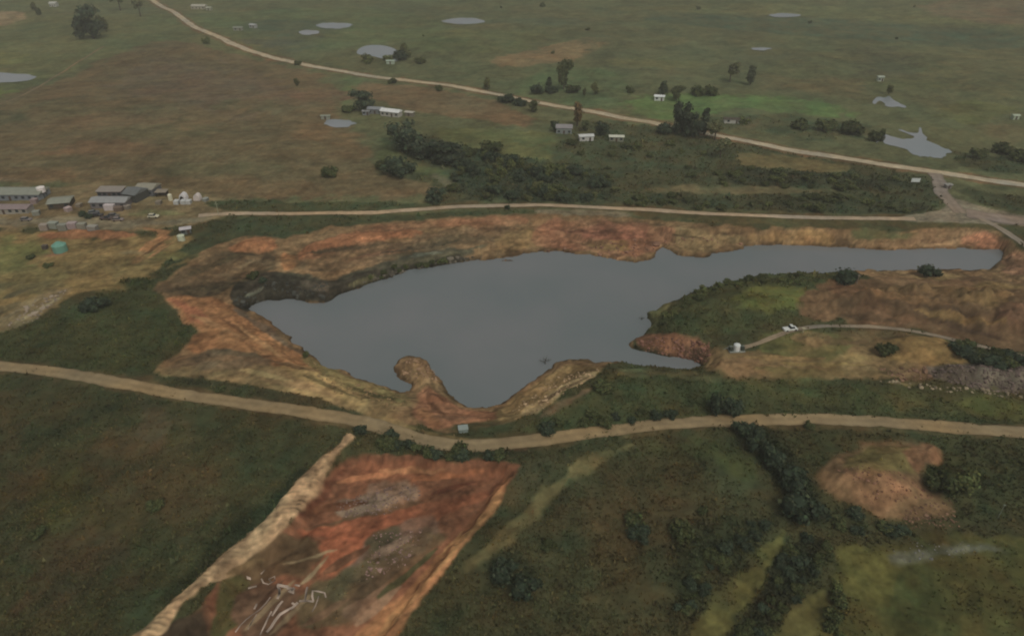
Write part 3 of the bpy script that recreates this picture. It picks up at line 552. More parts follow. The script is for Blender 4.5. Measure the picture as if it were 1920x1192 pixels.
# roads
def road_mesh(P, wd, lift=.09):
    seg = np.sqrt((np.diff(P, axis=0) ** 2).sum(1)); s = np.concatenate([[0], np.cumsum(seg)])
    n = int(s[-1] / 1.5) + 2; t = np.linspace(0, s[-1], n)
    x = np.interp(t, s, P[:, 0]); y = np.interp(t, s, P[:, 1]); tx = np.gradient(x); ty = np.gradient(y); ln = np.hypot(tx, ty); nx, ny = -ty / ln, tx / ln
    K = 9; V = []; cl = []
    e1 = wd / 2 * (1 + .16 * fbm(t, t * 0, 9, 3, 1) + .12 * fbm(t, t * 0, 2.5, 2, 3)); e2 = wd / 2 * (1 + .16 * fbm(t, t * 0 + 50, 9, 3, 2) + .12 * fbm(t, t * 0 + 9, 2.5, 2, 4))
    for k in range(K):
        a = k / (K - 1) * 2 - 1; off = np.where(a < 0, a * e1, a * e2)
        px_, py_ = x + nx * off, y + ny * off
        V.append(np.stack([px_, py_, GZ(px_, py_) + lift + .05 * (1 - abs(a))], 1))
        rut = .5 + .5 * math.cos(a * 2 * math.pi * 1.0)   # worn wheel paths lighter
        cl.append(np.outer(1 + .18 * (1 - rut) - .20 * (abs(a) > .8) + .16 * fbm(px_, py_, 6, 3, 3) + .14 * fbm(px_, py_, 1.6, 2, 5) , [1, 1, 1]))
    V = np.stack(V, 1).reshape(-1, 3); cl = np.stack(cl, 1).reshape(-1, 3)
    ix = np.arange(n * K).reshape(n, K)
    Fq = np.stack([ix[:-1, :-1].ravel(), ix[1:, :-1].ravel(), ix[1:, 1:].ravel(), ix[:-1, 1:].ravel()], 1)
    return V, Fq[:, ::-1], cl
RC = {'dirt_road': (154,142,118), 'gravel_road': (150,132,108), 'earth_road': (122,106,78), 'slip_road': (120,108,94), 'lane': (126,114,96), 'side_road': (118,106,94), 'service_track': (118,106,88), 'farm_track': (108,94,70)}
mr_ = mat('road_mat', vc=True, rough=1, spec=.05, var=.12, scale=.7, bump=.25)
for i, (n, lab, P, wd) in enumerate(ROADW):
    V, Fq, cl = road_mesh(P, wd, .08 + .012 * i)
    base = np.array(lin(RC[n])) * KA
    hv = fbm(V[:, 0], V[:, 1], 18, 3, 2)[:, None]
    o = link(n, mesh_np(n, V, Fq, cl * base * (1 + hv * np.array([.13, .05, -.06]))), mr_); tag(o, lab, 'road', kind='structure')
# water
def water_mat(name, c, rough, bump=.06):
    m = bpy.data.materials.new(name); m.use_nodes = True; n = m.node_tree.nodes; l = m.node_tree.links; b = n['Principled BSDF']
    b.inputs['Roughness'].default_value = rough; b.inputs['IOR'].default_value = 1.33
    tc = n.new('ShaderNodeTexCoord'); nz = n.new('ShaderNodeTexNoise'); nz.inputs['Scale'].default_value = .02; nz.inputs['Detail'].default_value = 3
    l.new(tc.outputs['Object'], nz.inputs['Vector'])
    cr = n.new('ShaderNodeValToRGB'); a = lin(c) * KA
    cr.color_ramp.elements[0].position = .3; cr.color_ramp.elements[1].position = .7
    cr.color_ramp.elements[0].color = (*(a * np.array([.86, .93, .93])), 1); cr.color_ramp.elements[1].color = (*(a * np.array([1.12, 1.06, 1.06])), 1)
    l.new(nz.outputs['Fac'], cr.inputs[0]); l.new(cr.outputs[0], b.inputs['Base Color'])
    n2 = n.new('ShaderNodeTexNoise'); n2.inputs['Scale'].default_value = .8; n2.inputs['Detail'].default_value = 3; l.new(tc.outputs['Object'], n2.inputs['Vector'])
    bp = n.new('ShaderNodeBump'); bp.inputs['Strength'].default_value = bump; bp.inputs['Distance'].default_value = .2; l.new(n2.outputs['Fac'], bp.inputs['Height']); l.new(bp.outputs[0], b.inputs['Normal'])
    return m
mw = water_mat('lake_water', (103,107,106), .07, .16)
x0, x1 = SHORE[:, 0].min() - 3, SHORE[:, 0].max() + 3; y0, y1 = SHORE[:, 1].min() - 3, SHORE[:, 1].max() + 3
wx = np.linspace(x0, x1, 60); wy = np.linspace(y0, y1, 30); WX, WY = np.meshgrid(wx, wy)
ii = np.arange(60 * 30).reshape(30, 60)
FW = np.stack([ii[:-1, :-1].ravel(), ii[:-1, 1:].ravel(), ii[1:, 1:].ravel(), ii[1:, :-1].ravel()], 1)
k = sdist(SHORE, WX.ravel(), WY.ravel()) > -9
FW = FW[k[FW].any(1)]
o = link('water', mesh_np('water', np.stack([WX.ravel(), WY.ravel(), np.full(WX.size, WL + .02)], 1), FW), mw); tag(o, 'still grey water filling the old quarry', 'lake', kind='structure')
mp = water_mat('pond_water', (126,130,130), .2)
def ngon(name, P, z, m):
    bm = bmesh.new(); vs = [bm.verts.new((p[0], p[1], z)) for p in P]
    f = bm.faces.new(vs); f.normal_update()
    if f.normal.z < 0: f.normal_flip()
    bmesh.ops.triangulate(bm, faces=bm.faces[:]); me = bpy.data.meshes.new(name); bm.to_mesh(me); bm.free()
    return link(name, me, m)
for lab, P, z0 in POND_W:
    o = ngon('pond', P, z0 + .03, mp); tag(o, lab, 'pond', kind='structure')

# ------------------------------------------------------------------ vegetation
mleaf = mat('leaf_mat', vc=True, rough=.9, spec=.08, var=.25, scale=.8, rnd=.22)
mbark = pm('bark', (70,60,50), var=.2, scale=3)
mstone = pm('stone', (150,136,114), var=.25, scale=2)
def icoblob(V, Fs, cl, c, r, col, g, sub=1):
    bm = bmesh.new(); bmesh.ops.create_icosphere(bm, subdivisions=sub, radius=1); v = np.array([p.co[:] for p in bm.verts]); f = [[q.index for q in x.verts] for x in bm.faces]; bm.free()
    v = v * (1 + g.normal(0, .14, (len(v), 1))) * np.array(r) + np.array(c); n = len(V); V.extend(v.tolist()); Fs.extend([[a + n for a in q] for q in f]); cl.extend([col] * len(v))
def crown(seed, shape, nblob, nleaf, leaf, base=(44,50,34)):
    """unit crown: height 1 (z 0.1-1), width by shape; blobs filled with leaf clumps"""
    g = np.random.default_rng(seed); V = []; Fs = []; cl = []; b0 = lin(base) * KA * np.array([2.3, 2.35, 1.9])
    bl = []
    for i in range(nblob):
        if shape == 'round': a = g.uniform(0, 6.28); rr = g.uniform(0, .34); z = g.uniform(.2, .8); r = g.uniform(.14, .24)
        elif shape == 'tall': a = g.uniform(0, 6.28); z = .2 + .68 * (i + .5) / nblob; rr = g.uniform(0, .09); r = .17 * (1.1 - abs(z - .5) * 1.1) + g.uniform(-.02, .03)
        elif shape == 'cone': a = g.uniform(0, 6.28); z = .15 + .75 * (i + .5) / nblob; rr = g.uniform(0, .06); r = .22 * (1.15 - z)
        elif shape == 'loose': a = g.uniform(0, 6.28); rr = g.uniform(.05, .36); z = g.uniform(.4, .85); r = g.uniform(.09, .17)
        else: a = g.uniform(0, 6.28); rr = g.uniform(0, .42); z = g.uniform(.15, .5); r = g.uniform(.18, .32)
        bl.append((np.array([math.cos(a) * rr, math.sin(a) * rr, z]), r))
    for c, r in bl:
        icoblob(V, Fs, cl, c, (r * .72, r * .72, r * .66), b0 * .9, g)
    for q in range(nleaf):
        c, r = bl[g.integers(len(bl))]; d = g.normal(size=3); d /= np.linalg.norm(d); p = c + d * r * g.uniform(.65, 1.12) * np.array([1, 1, .9])
        t = np.cross(d, g.normal(size=3)); t /= np.linalg.norm(t) + 1e-6; b = np.cross(d + g.normal(0, .6, 3), t); b /= np.linalg.norm(b) + 1e-6
        s = leaf * g.uniform(.6, 1.4); n = len(V)
        V.extend([(p - t * s).tolist(), (p + b * s * .7).tolist(), (p + t * s).tolist(), (p - b * s * .8 + d * s * .3).tolist()])
        col_ = b0 * g.uniform(.6, 1.7) * np.array([g.uniform(.9, 1.25), 1, g.uniform(.8, 1.05)])
        cl.extend([col_] * 4); Fs.extend([[n, n + 1, n + 2], [n, n + 2, n + 3]])
    return mesh_np('crown', V, Fs, np.array(cl), smooth=False)
def trunk_mesh(seed, top, limbs, r=.025):
    g = np.random.default_rng(seed); bm = bmesh.new()
    def tube(a, b, ra, rb, n=6):
        a = Vector(a); b = Vector(b); d = (b - a).normalized(); q = d.to_track_quat('Z', 'Y'); ring = []
        for c, rr in ((a, ra), (b, rb)): ring.append([bm.verts.new(c + q @ Vector((rr * math.cos(k * 6.283 / n), rr * math.sin(k * 6.283 / n), 0))) for k in range(n)])
        for k in range(n): bm.faces.new((ring[0][k], ring[0][(k + 1) % n], ring[1][(k + 1) % n], ring[1][k]))
    m1_ = (g.uniform(-.02, .02), g.uniform(-.02, .02), top * .5)
    tube((0, 0, -.03), m1_, r * 1.3, r); tube(m1_, (m1_[0], m1_[1], top), r, r * .5)
    for i in range(limbs):
        a = g.uniform(0, 6.28); z = top * g.uniform(.45, .9); l = g.uniform(.12, .3); tube((m1_[0], m1_[1], z), (math.cos(a) * l, math.sin(a) * l, z + l * .8), r * .5, r * .15, 5)
    me = bpy.data.meshes.new('trunk'); bm.to_mesh(me); bm.free(); return me
mleaf_k = {}
KIND = {  # shape, blobs, leaves, leaf size, colour, trunk top, limbs, real object name, category
 'round': ('round', 12, 1100, .042, (44,48,34), .6, 5, 'broadleaf_tree', 'tree'),
 'round2': ('round', 9, 900, .046, (50,52,36), .6, 5, 'broadleaf_tree', 'tree'),
 'dark': ('round', 14, 1200, .04, (34,40,34), .6, 5, 'broadleaf_tree', 'tree'),
 'loose': ('loose', 12, 800, .04, (58,60,46), .7, 7, 'eucalyptus_tree', 'tree'),
 'tall': ('tall', 9, 900, .036, (42,46,38), .8, 4, 'poplar_tree', 'tree'),
 'brown': ('tall', 7, 500, .035, (58,48,34), .8, 6, 'dry_tree', 'tree'),
 'cone': ('cone', 8, 600, .034, (40,46,38), .8, 3, 'conifer_tree', 'tree'),
 'bush': ('bush', 10, 700, .06, (38,42,28), .3, 4, 'shrub', 'shrub'),
 'bush2': ('bush', 8, 600, .065, (46,50,32), .3, 4, 'shrub', 'shrub'),
 'bushd': ('bush', 11, 700, .06, (30,36,30), .3, 4, 'shrub', 'shrub'),
}
PROT = {}
for i, (k_, (sh, nb, nl, lf, c_, tp, lb, nm, ct)) in enumerate(KIND.items()):
    PROT[k_] = []
    for q in range(3):
        cm = crown(100 + i * 7 + q, sh, nb, nl, lf, c_); cm.materials.append(mleaf)
        tm = trunk_mesh(300 + i * 7 + q, tp, lb); tm.materials.append(mbark); PROT[k_].append((cm, tm))
def plant(kind, px, py, hpx, wpx, label, group=None, world=None):
    """tree whose base stands at photo pixel px,py, hpx tall and wpx wide there"""
    if world is None:
        p = px2w([(px, py)])[0]; d = math.sqrt(p[0] ** 2 + p[1] ** 2 + (CAMZ - p[2]) ** 2); dep = p[1] * cP + (CAMZ - p[2]) * sP
        el = math.atan2(CAMZ - p[2], math.hypot(p[0], p[1])); wid = wpx * dep / FPX
        # vertical pixel extent = height*cos(el) + depth of crown*sin(el)
        hgt = max((hpx * dep / FPX - wid * .55 * math.sin(el)) / math.cos(el), wid * .4)
    else: p = world; wid = wpx; hgt = hpx
    sh, nb, nl, lf, c_, tp, lb, nm, ct = KIND[kind]
    uw = {'round': .95, 'loose': .9, 'tall': .42, 'cone': .4, 'bush': 1.15}[sh]
    uh = .62 if sh == 'bush' else .95
    r = bpy.data.objects.new(nm, None); C.objects.link(r); r.location = (p[0], p[1], float(GZ(p[0], p[1])) - .05)
    r.rotation_euler = (0, 0, random.uniform(0, 6.28)); r.scale = (wid / uw, wid / uw * random.uniform(.9, 1.1), hgt / uh); r.empty_display_size = .1
    cm, tm = random.choice(PROT[kind])
    a = bpy.data.objects.new('crown', cm); C.objects.link(a); a.parent = r
    b = bpy.data.objects.new('trunk', tm); C.objects.link(b); b.parent = r
    tag(r, label, ct, group); return r
# single trees and shrubs: kind, px, py(base), height px, width px, label
TR = [
 ('dark', 176, 73, 62, 60, 'largest lone dark tree standing in the top left field'),
 ('round2', 200, 60, 30, 24, 'small tree leaning against the right side of the big top left tree'),
 ('loose', 226, 20, 34, 34, 'hazy tree at the top edge left of where the long road begins'),
 ('loose', 264, 32, 34, 26, 'hazy dark tree just left of the top end of the long road'),
 ('round2', 66, 20, 16, 14, 'tiny tree beside the bare patch in the top left corner'),
 ('bush', 74, 28, 12, 12, 'tiny shrub just below the tiny tree in the top left corner'),
 ('bush2', 388, 82, 12, 16, 'small green shrub in the grass below the top of the long road'),
 ('bush', 558, 122, 10, 16, 'low dark shrub on the lower verge of the long road, left part'),
 ('bush', 738, 156, 10, 22, 'low dark shrub on the lower verge of the long road, beyond the broad pond'),
 ('bush2', 824, 170, 12, 16, 'small shrub on the lower verge in the brown field'),
 ('round2', 557, 162, 18, 14, 'lone small tree in the brown field below the long road'),
 ('bush', 617, 330, 26, 40, 'lone rounded dark bush in the brown field above the gravel road'),
 ('dark', 682, 208, 42, 46, 'dark tree rising left of the white roofed farmhouse'),
 ('bush', 652, 210, 14, 30, 'low green bush left of the tree by the white farmhouse'),
 ('bush2', 690, 118, 16, 28, 'dark green bush on the near left bank of the broad pond'),
 ('bush2', 728, 114, 10, 22, 'small bush on the near bank of the broad pond beside the white shed'),
 ('round2', 760, 108, 28, 26, 'tree on the right bank of the broad pond'),
 ('bushd', 750, 112, 14, 34, 'dark low bush at the foot of the tree by the broad pond'),
 ('bush2', 790, 118, 8, 24, 'flat green bush right of the broad pond'),
 ('round2', 914, 168, 26, 18, 'small tree on the upper verge of the long road'),
 ('round', 1057, 168, 62, 34, 'tall dark oval tree standing above the long road'),
 ('bushd', 1008, 176, 20, 34, 'dark bush left of the tall oval tree, farther from it'),
 ('cone', 1030, 162, 20, 14, 'small pointed tree close left of the tall oval tree'),
 ('bushd', 1034, 174, 14, 26, 'low bush at the foot of the tall oval tree, left side'),
 ('bush', 1076, 174, 14, 30, 'low bush at the foot of the tall oval tree, right side'),
 ('round2', 1096, 180, 18, 12, 'narrow small tree right of the tall oval tree'),
 ('round2', 1116, 178, 26, 20, 'round small tree at the left end of the bright green field'),
 ('bush', 1180, 174, 14, 18, 'small shrub left of the tiny white hut above the bright green field'),
 ('cone', 1243, 178, 28, 22, 'pointed dark tree behind the tiny white hut'),
 ('round', 1268, 188, 32, 30, 'dark tree right of the tiny white hut'),
 ('bush', 1308, 180, 24, 30, 'left of the two dark bushes at the top of the bright green field'),
 ('bush', 1332, 180, 20, 30, 'right of the two dark bushes at the top of the bright green field'),
 ('loose', 1368, 154, 40, 40, 'hazy grey green tree on the far hillside'),
 ('tall', 1406, 160, 38, 16, 'narrow tree right of the hazy grey green hillside tree'),
 ('brown', 1082, 236, 46, 20, 'thin brown tree growing on the verge of the long road'),
 ('dark', 1126, 254, 32, 32, 'dark rounded tree behind the two white sheds'),
 ('round', 1096, 246, 24, 24, 'dark tree right of the grey house'),
 ('bushd', 1040, 246, 20, 16, 'dark bush left of the grey house'),
 ('dark', 1278, 250, 66, 46, 'tallest tree of the dark clump beside the long road'),
 ('dark', 1300, 258, 54, 44, 'wide tree in the middle of the dark clump beside the long road'),
 ('cone', 1320, 252, 54, 24, 'pointed tree at the right of the dark clump beside the long road'),
 ('loose', 1340, 262, 40, 44, 'greyish tree at the right edge of the dark clump'),
 ('bushd', 1250, 250, 24, 44, 'low bush at the left foot of the dark clump'),
 ('loose', 1350, 296, 44, 40, 'tree below the long road under the dark clump'),
 ('bush2', 1392, 232, 10, 26, 'dark bush right of the long low white walled shed'),
 ('bush', 1500, 240, 20, 40, 'left bush of the hedge below the bright green field'),
 ('bush', 1545, 244, 22, 44, 'middle bush of the hedge below the bright green field'),
 ('bush', 1595, 250, 26, 50, 'right bush of the hedge below the bright green field'),
 ('bush', 1644, 264, 26, 34, 'dark bush at the left tip of the large irregular pond'),
 ('round2', 1666, 176, 20, 20, 'small tree above the small hillside pond'),
 ('dark', 762, 282, 70, 74, 'biggest dark round tree at the left end of the thicket, below the white farmhouse'),
 ('dark', 792, 296, 40, 50, 'dark tree pressed against the lower right of the biggest thicket tree'),
 ('dark', 838, 306, 52, 76, 'broad dark tree in the thicket right of the biggest one'),
 ('bush', 924, 286, 22, 44, 'dark bush on the green meadow edge above the thicket'),
 ('bush', 716, 316, 18, 26, 'left bush of the isolated hedge below the biggest tree'),
 ('bushd', 748, 326, 28, 66, 'long dark hedge bush below the biggest thicket tree'),
 ('dark', 816, 378, 34, 46, 'dark bush beside the upper edge of the gravel road'),
 ('bush', 850, 358, 16, 28, 'small bush right above the dark roadside bush'),
 ('bushd', 952, 392, 10, 12, 'tiny black bush standing on the gravel road edge above the lake'),
 ('bushd', 1740, 516, 26, 40, 'dark bush at the water edge on the narrow arm of the lake'),
 ('bushd', 1585, 530, 18, 52, 'dark bush where the green and brown halves of the peninsula meet'),
 ('bushd', 178, 578, 28, 52, 'dark rounded bush on the left scrub triangle'),
 ('bushd', 1342, 772, 40, 40, 'left bush of the dark pair above the earth road'),
 ('bushd', 1374, 776, 40, 42, 'right bush of the dark pair above the earth road'),
 ('bush', 1662, 664, 26, 44, 'dark bush on the yellow mound of the peninsula'),
 ('bushd', 1392, 812, 30, 44, 'dark bush touching the lower edge of the earth road'),
 ('bushd', 1418, 838, 44, 52, 'second bush down the dark shrub line from the road'),
 ('bushd', 1450, 872, 46, 56, 'third bush down the dark shrub line from the road'),
 ('bushd', 1484, 912, 50, 66, 'fourth bush down the dark shrub line from the road'),
 ('bushd', 1500, 962, 60, 84, 'large dark bush at the lower end of the dark shrub line'),
 ('bush', 1772, 920, 48, 64, 'dark bush at the right foot of the red mound'),
 ('bush2', 1812, 914, 40, 54, 'yellowish bush right of the dark bush by the red mound'),
 ('bush', 1515, 800, 16, 24, 'small bush on the lower edge of the earth road, right part'),
 ('bushd', 942, 1080, 44, 58, 'upper bush of the dark pair right of the trench'),
 ('bushd', 982, 1108, 44, 64, 'lower bush of the dark pair right of the trench'),
 ('bush', 1188, 982, 34, 50, 'left dark bush in the middle of the right foreground scrub'),
 ('bushd', 1200, 1008, 26, 46, 'bluish bush just below the left dark bush of the right foreground'),
 ('bush', 1276, 1008, 34, 58, 'right dark bush in the middle of the right foreground scrub'),
 ('bush', 1318, 962, 18, 24, 'small bush above the right foreground bushes'),
 ('bush', 76, 1004, 26, 36, 'dark bush low in the left foreground scrub'),
 ('bush', 290, 950, 20, 36, 'dark bush in the middle of the left foreground scrub'),
 ('bush', 1030, 1024, 20, 34, 'low bush right above the dark pair by the trench'),
 ('bush', 90, 500, 10, 20, 'small bush in the yellow field below the green tank'),
 ('bush', 60, 484, 8, 18, 'small bush in the yellow field left of the green tank'),
 ('bush2', 575, 668, 14, 16, 'small dry bush on the west shore of the lake'),
 ('bush', 415, 732, 16, 22, 'small green bush on the upper edge of the earth road, left part'),
 ('bush', 442, 738, 12, 20, 'second small green bush on the upper edge of the earth road'),
 ('bush', 1880, 288, 24, 46, 'dark bush right of the large irregular pond'),
 ('bush', 1912, 302, 26, 44, 'dark bush at the right edge above the long road'),
 ('bush', 1830, 296, 20, 36, 'dark bush at the right tip of the large irregular pond'),
 ('bush', 1130, 730, 22, 40, 'dark bush behind the pale bank south of the lake'),
 ('bush2', 1500, 240, 10, 10, 'small bush above the hedge') ,
 ('round', 1000, 210, 26, 26, 'dark tree below the long road at the tip of the brown field'),
 ('bushd', 950, 192, 18, 34, 'left dark bush touching the lower side of the long road'),
 ('bushd', 975, 198, 14, 30, 'right dark bush touching the lower side of the long road'),
]
TR = [t for t in TR if t[5] != 'small bush above the hedge']
for t in TR: plant(*t)
# thicket: many alike shrubs and small trees
def inpoly(P, px, py):
    P = np.array(P, float); return sdist(P, np.array([float(px)]), np.array([float(py)]))[0]
def scatter(poly, n, kinds, h, wd, label, group, minsep=5, persp=True):
    P = np.array(poly, float); got = []; tries = 0
    while len(got) < n and tries < n * 60:
        tries += 1; x = random.uniform(P[:, 0].min(), P[:, 0].max()); y = random.uniform(P[:, 1].min(), P[:, 1].max())
        if inpoly(P, x, y) < 0 or any((x - a) ** 2 + ((y - b) * 1.8) ** 2 < minsep ** 2 for a, b in got): continue
        got.append((x, y)); s = random.uniform(.65, 1.25); s2 = random.uniform(.8, 1.2)
        plant(random.choice(kinds), x, y, h * s, wd * s * s2, label, group)
scatter([(800,292),(870,288),(960,302),(1080,322),(1140,334),(1155,350),(1150,378),(1040,380),(960,376),(880,378),(855,345),(835,318)], 68, ['bushd','dark','bush','round2','bush2'], 18, 26, 'dark bushy growth filling the thicket above the gravel road', 'thicket shrubs above the gravel road', 11)
scatter([(1340,305),(1560,326),(1700,340),(1740,352),(1700,362),(1540,354),(1345,348)], 26, ['bush','bush2'], 9, 22, 'low dark shrub in the strip under the tan field by the long road', 'shrubs of the upper strip', 12)
scatter([(1160,370),(1450,366),(1600,372),(1750,390),(1700,404),(1380,396),(1180,386)], 28, ['bush','bush2'], 8, 22, 'low dark shrub in the strip just above the gravel road', 'shrubs of the lower strip', 12)
scatter([(1060,270),(1240,262),(1340,290),(1330,330),(1180,345),(1060,310)], 14, ['bush','bush2'], 9, 18, 'small scattered shrub on the scrub slope below the white sheds', 'shrubs below the white sheds', 16)
scatter([(1790,640),(1860,660),(1960,680),(1960,694),(1850,688),(1800,668)], 12, ['bushd','bush'], 18, 34, 'dark shrub of the hedge along the service track', 'hedge shrubs along the service track', 12)
scatter([(650,800),(720,812),(820,844),(950,850),(950,858),(860,862),(740,846),(690,830)], 16, ['bushd','bush'], 14, 30, 'dark shrub on the bank between the earth road and the red trench', 'bank shrubs above the trench', 12)
scatter([(1480,1010),(1550,1010),(1560,1060),(1490,1130),(1400,1230),(1350,1230),(1440,1100)], 30, ['bushd','bush'], 18, 28, 'dark shrub in the row between two yellow grass strips', 'shrub row in the lower right', 16)
scatter([(1320,1030),(1420,975),(1445,985),(1350,1085),(1290,1160),(1260,1150)], 20, ['bush','bushd'], 15, 26, 'dark shrub left of the yellow grass strips', 'shrubs left of the grass strips', 16)
scatter([(1560,1100),(1640,1140),(1600,1200),(1540,1210)], 5, ['bush','bush2'], 30, 44, 'green shrub at the bottom edge between grass strips', 'shrubs at the bottom edge', 26)
scatter([(1590,960),(1660,985),(1700,1000),(1600,1000),(1560,985)], 7, ['bush','bushd'], 18, 32, 'dark shrub along the lower foot of the red mound', 'shrubs at the foot of the red mound', 16)
scatter([(1230,600),(1300,550),(1400,522),(1500,516),(1500,524),(1400,532),(1320,556),(1250,605)], 22, ['bush','bush2'], 7, 18, 'low shrub on the northern rim of the green peninsula', 'rim shrubs of the peninsula', 12)
scatter([(430,548),(470,520),(560,518),(610,528),(570,530),(500,530),(450,556)], 2, ['bushd','bush'], 12, 22, 'dark shrub clinging to the rock face over the west cove', 'shrubs on the west cove rocks', 10)
scatter([(660,528),(740,500),(830,484),(860,486),(760,510),(680,535)], 10, ['bush','bush2'], 10, 18, 'low green shrub on the rocky north bank of the lake', 'shrubs on the north bank', 12)
scatter([(1000,800),(1180,770),(1300,775),(1180,792),(1010,812)], 10, ['bush','bushd'], 12, 28, 'low dark shrub beside the earth road south of the lake', 'shrubs along the earth road', 22)
scatter([(700,10),(1900,14),(1900,90),(1000,120),(760,60)], 9, ['bush','round2'], 6, 10, 'tiny dark shrub on the far hillside', 'shrubs on the far hillside', 60)
# rough grass: tussocks over all scrub ground, one stuff object
def tussocks(name, n, ylo, yhi, size, thr, label):
    g = np.random.default_rng(77 + n); y = np.exp(g.uniform(math.log(ylo), math.log(yhi), n * 3)); x = g.uniform(-1, 1, n * 3) * (.72 * y + 60)
    r = np.interp(y, ys, np.arange(NR)).astype(int); c = np.clip(((x / W_(y) + 1) / 2 * (NX - 1)).astype(int), 0, NX - 1)
    ii_ = r * NX + c; vg = veg[ii_]; dens = np.clip(vg, 0, 1.6) * (.75 + .5 * fbm(x, y, 8, 3, 2)); k = dens > thr + g.uniform(0, .6, len(x))
    k &= GZ(x, y) > WL + .3
    x, y, ii_, vg = x[k][:n], y[k][:n], ii_[k][:n], vg[k][:n]; n = len(x); z = GZ(x, y)
    s = size * g.lognormal(0, .4, n) * (.7 + .35 * np.clip(vg, 0, 2)); B = 5
    cb = cc[ii_] * 1.4 * g.uniform(.8, 1.3, (n, 1)) * np.stack([g.uniform(.9, 1.2, n), np.ones(n), g.uniform(.8, 1.1, n)], 1)
    V = np.zeros((n, B, 3, 3)); K_ = np.zeros((n, B, 3, 3))
    for b in range(B):
        a = g.uniform(0, 6.28, n); a2 = a + g.uniform(1.8, 2.4, n); lean = g.uniform(.1, .9, n); h = s * g.uniform(.5, 1.0, n)
        V[:, b, 0] = np.stack([x + np.cos(a) * s * .5, y + np.sin(a) * s * .5, z - .05], 1)
        V[:, b, 1] = np.stack([x + np.cos(a2) * s * .5, y + np.sin(a2) * s * .5, z - .05], 1)
        am = (a + a2) / 2; V[:, b, 2] = np.stack([x + np.cos(am) * s * lean, y + np.sin(am) * s * lean, z + h], 1)
        K_[:, b] = cb[:, None, :] * g.uniform(.8, 1.2, (n, 1, 1))
    V = V.reshape(-1, 3); o = link(name, mesh_np(name, V, np.arange(len(V)).reshape(-1, 3), K_.reshape(-1, 3), False), mtus); tag(o, label, 'grass', kind='stuff')
mtus = mat('tussock_mat', vc=True, rough=1, spec=.03, var=.1, scale=.5)
tussocks('tussock_grass', 80000, 62, 200, .30, .25, 'rough dark tussock grass of the foreground')
tussocks('scrub_grass', 40000, 200, 620, .5, .45, 'low scrub and rough grass in the middle distance')

# ------------------------------------------------------------------ built objects
def box(bm, x0, x1, y0, y1, z0, z1):
    v = [bm.verts.new(p) for p in ((x0,y0,z0),(x1,y0,z0),(x1,y1,z0),(x0,y1,z0),(x0,y0,z1),(x1,y0,z1),(x1,y1,z1),(x0,y1,z1))]
    for f in ((0,3,2,1),(4,5,6,7),(0,1,5,4),(1,2,6,5),(2,3,7,6),(3,0,4,7)): bm.faces.new([v[i] for i in f])
def cyl(bm, x, y, z0, z1, r0, r1=None, n=20, cap=True):
    r1 = r0 if r1 is None else r1
    a = [bm.verts.new((x + r0 * math.cos(k * 6.28319 / n), y + r0 * math.sin(k * 6.28319 / n), z0)) for k in range(n)]
    b = [bm.verts.new((x + r1 * math.cos(k * 6.28319 / n), y + r1 * math.sin(k * 6.28319 / n), z1)) for k in range(n)]
    for k in range(n): bm.faces.new((a[k], a[(k + 1) % n], b[(k + 1) % n], b[k]))
    if cap: bm.faces.new(b); bm.faces.new(a[::-1])
def bar(bm, a, b, r, n=6, r2=None):
    a = Vector(a); b = Vector(b); q = (b - a).normalized().to_track_quat('Z', 'Y'); R1, R2 = [], []
    r2 = r if r2 is None else r2
    for k in range(n):
        o = Vector((math.cos(k * 6.28319 / n), math.sin(k * 6.28319 / n), 0)); R1.append(bm.verts.new(a + q @ (o * r))); R2.append(bm.verts.new(b + q @ (o * r2)))
    for k in range(n): bm.faces.new((R1[k], R1[(k + 1) % n], R2[(k + 1) % n], R2[k]))
    bm.faces.new(R2); bm.faces.new(R1[::-1])
def part(name, fn, m, parent, bevel=0):
    bm = bmesh.new(); fn(bm); bmesh.ops.recalc_face_normals(bm, faces=bm.faces[:])
    if bevel: bmesh.ops.bevel(bm, geom=bm.edges[:], offset=bevel, segments=1, affect='EDGES')
    me = bpy.data.meshes.new(name); bm.to_mesh(me); bm.free(); return link(name, me, m, parent)
def thing(name, label, cat, px, py, rot=0, dy=0, group=None, sink=.05):
    p = px2w([(px, py)])[0]; x, y = p[0], p[1] + dy
    r = bpy.data.objects.new(name, None); C.objects.link(r); r.location = (x, y, float(GZ(x, y)) - sink); r.rotation_euler = (0, 0, R(rot)); r.empty_display_size = .3
    return tag(r, label, cat, group)
mglass = pm('window_glass', (40,46,50), rough=.25, spec=.5, var=.05); mdark = pm('dark_opening', (38,34,32), var=.1)
def M(c, rough=.8, var=.1, sc=1.2, spec=.2): return pm('paint_%d_%d_%d' % c, c, rough=rough, var=var, scale=sc, spec=spec)
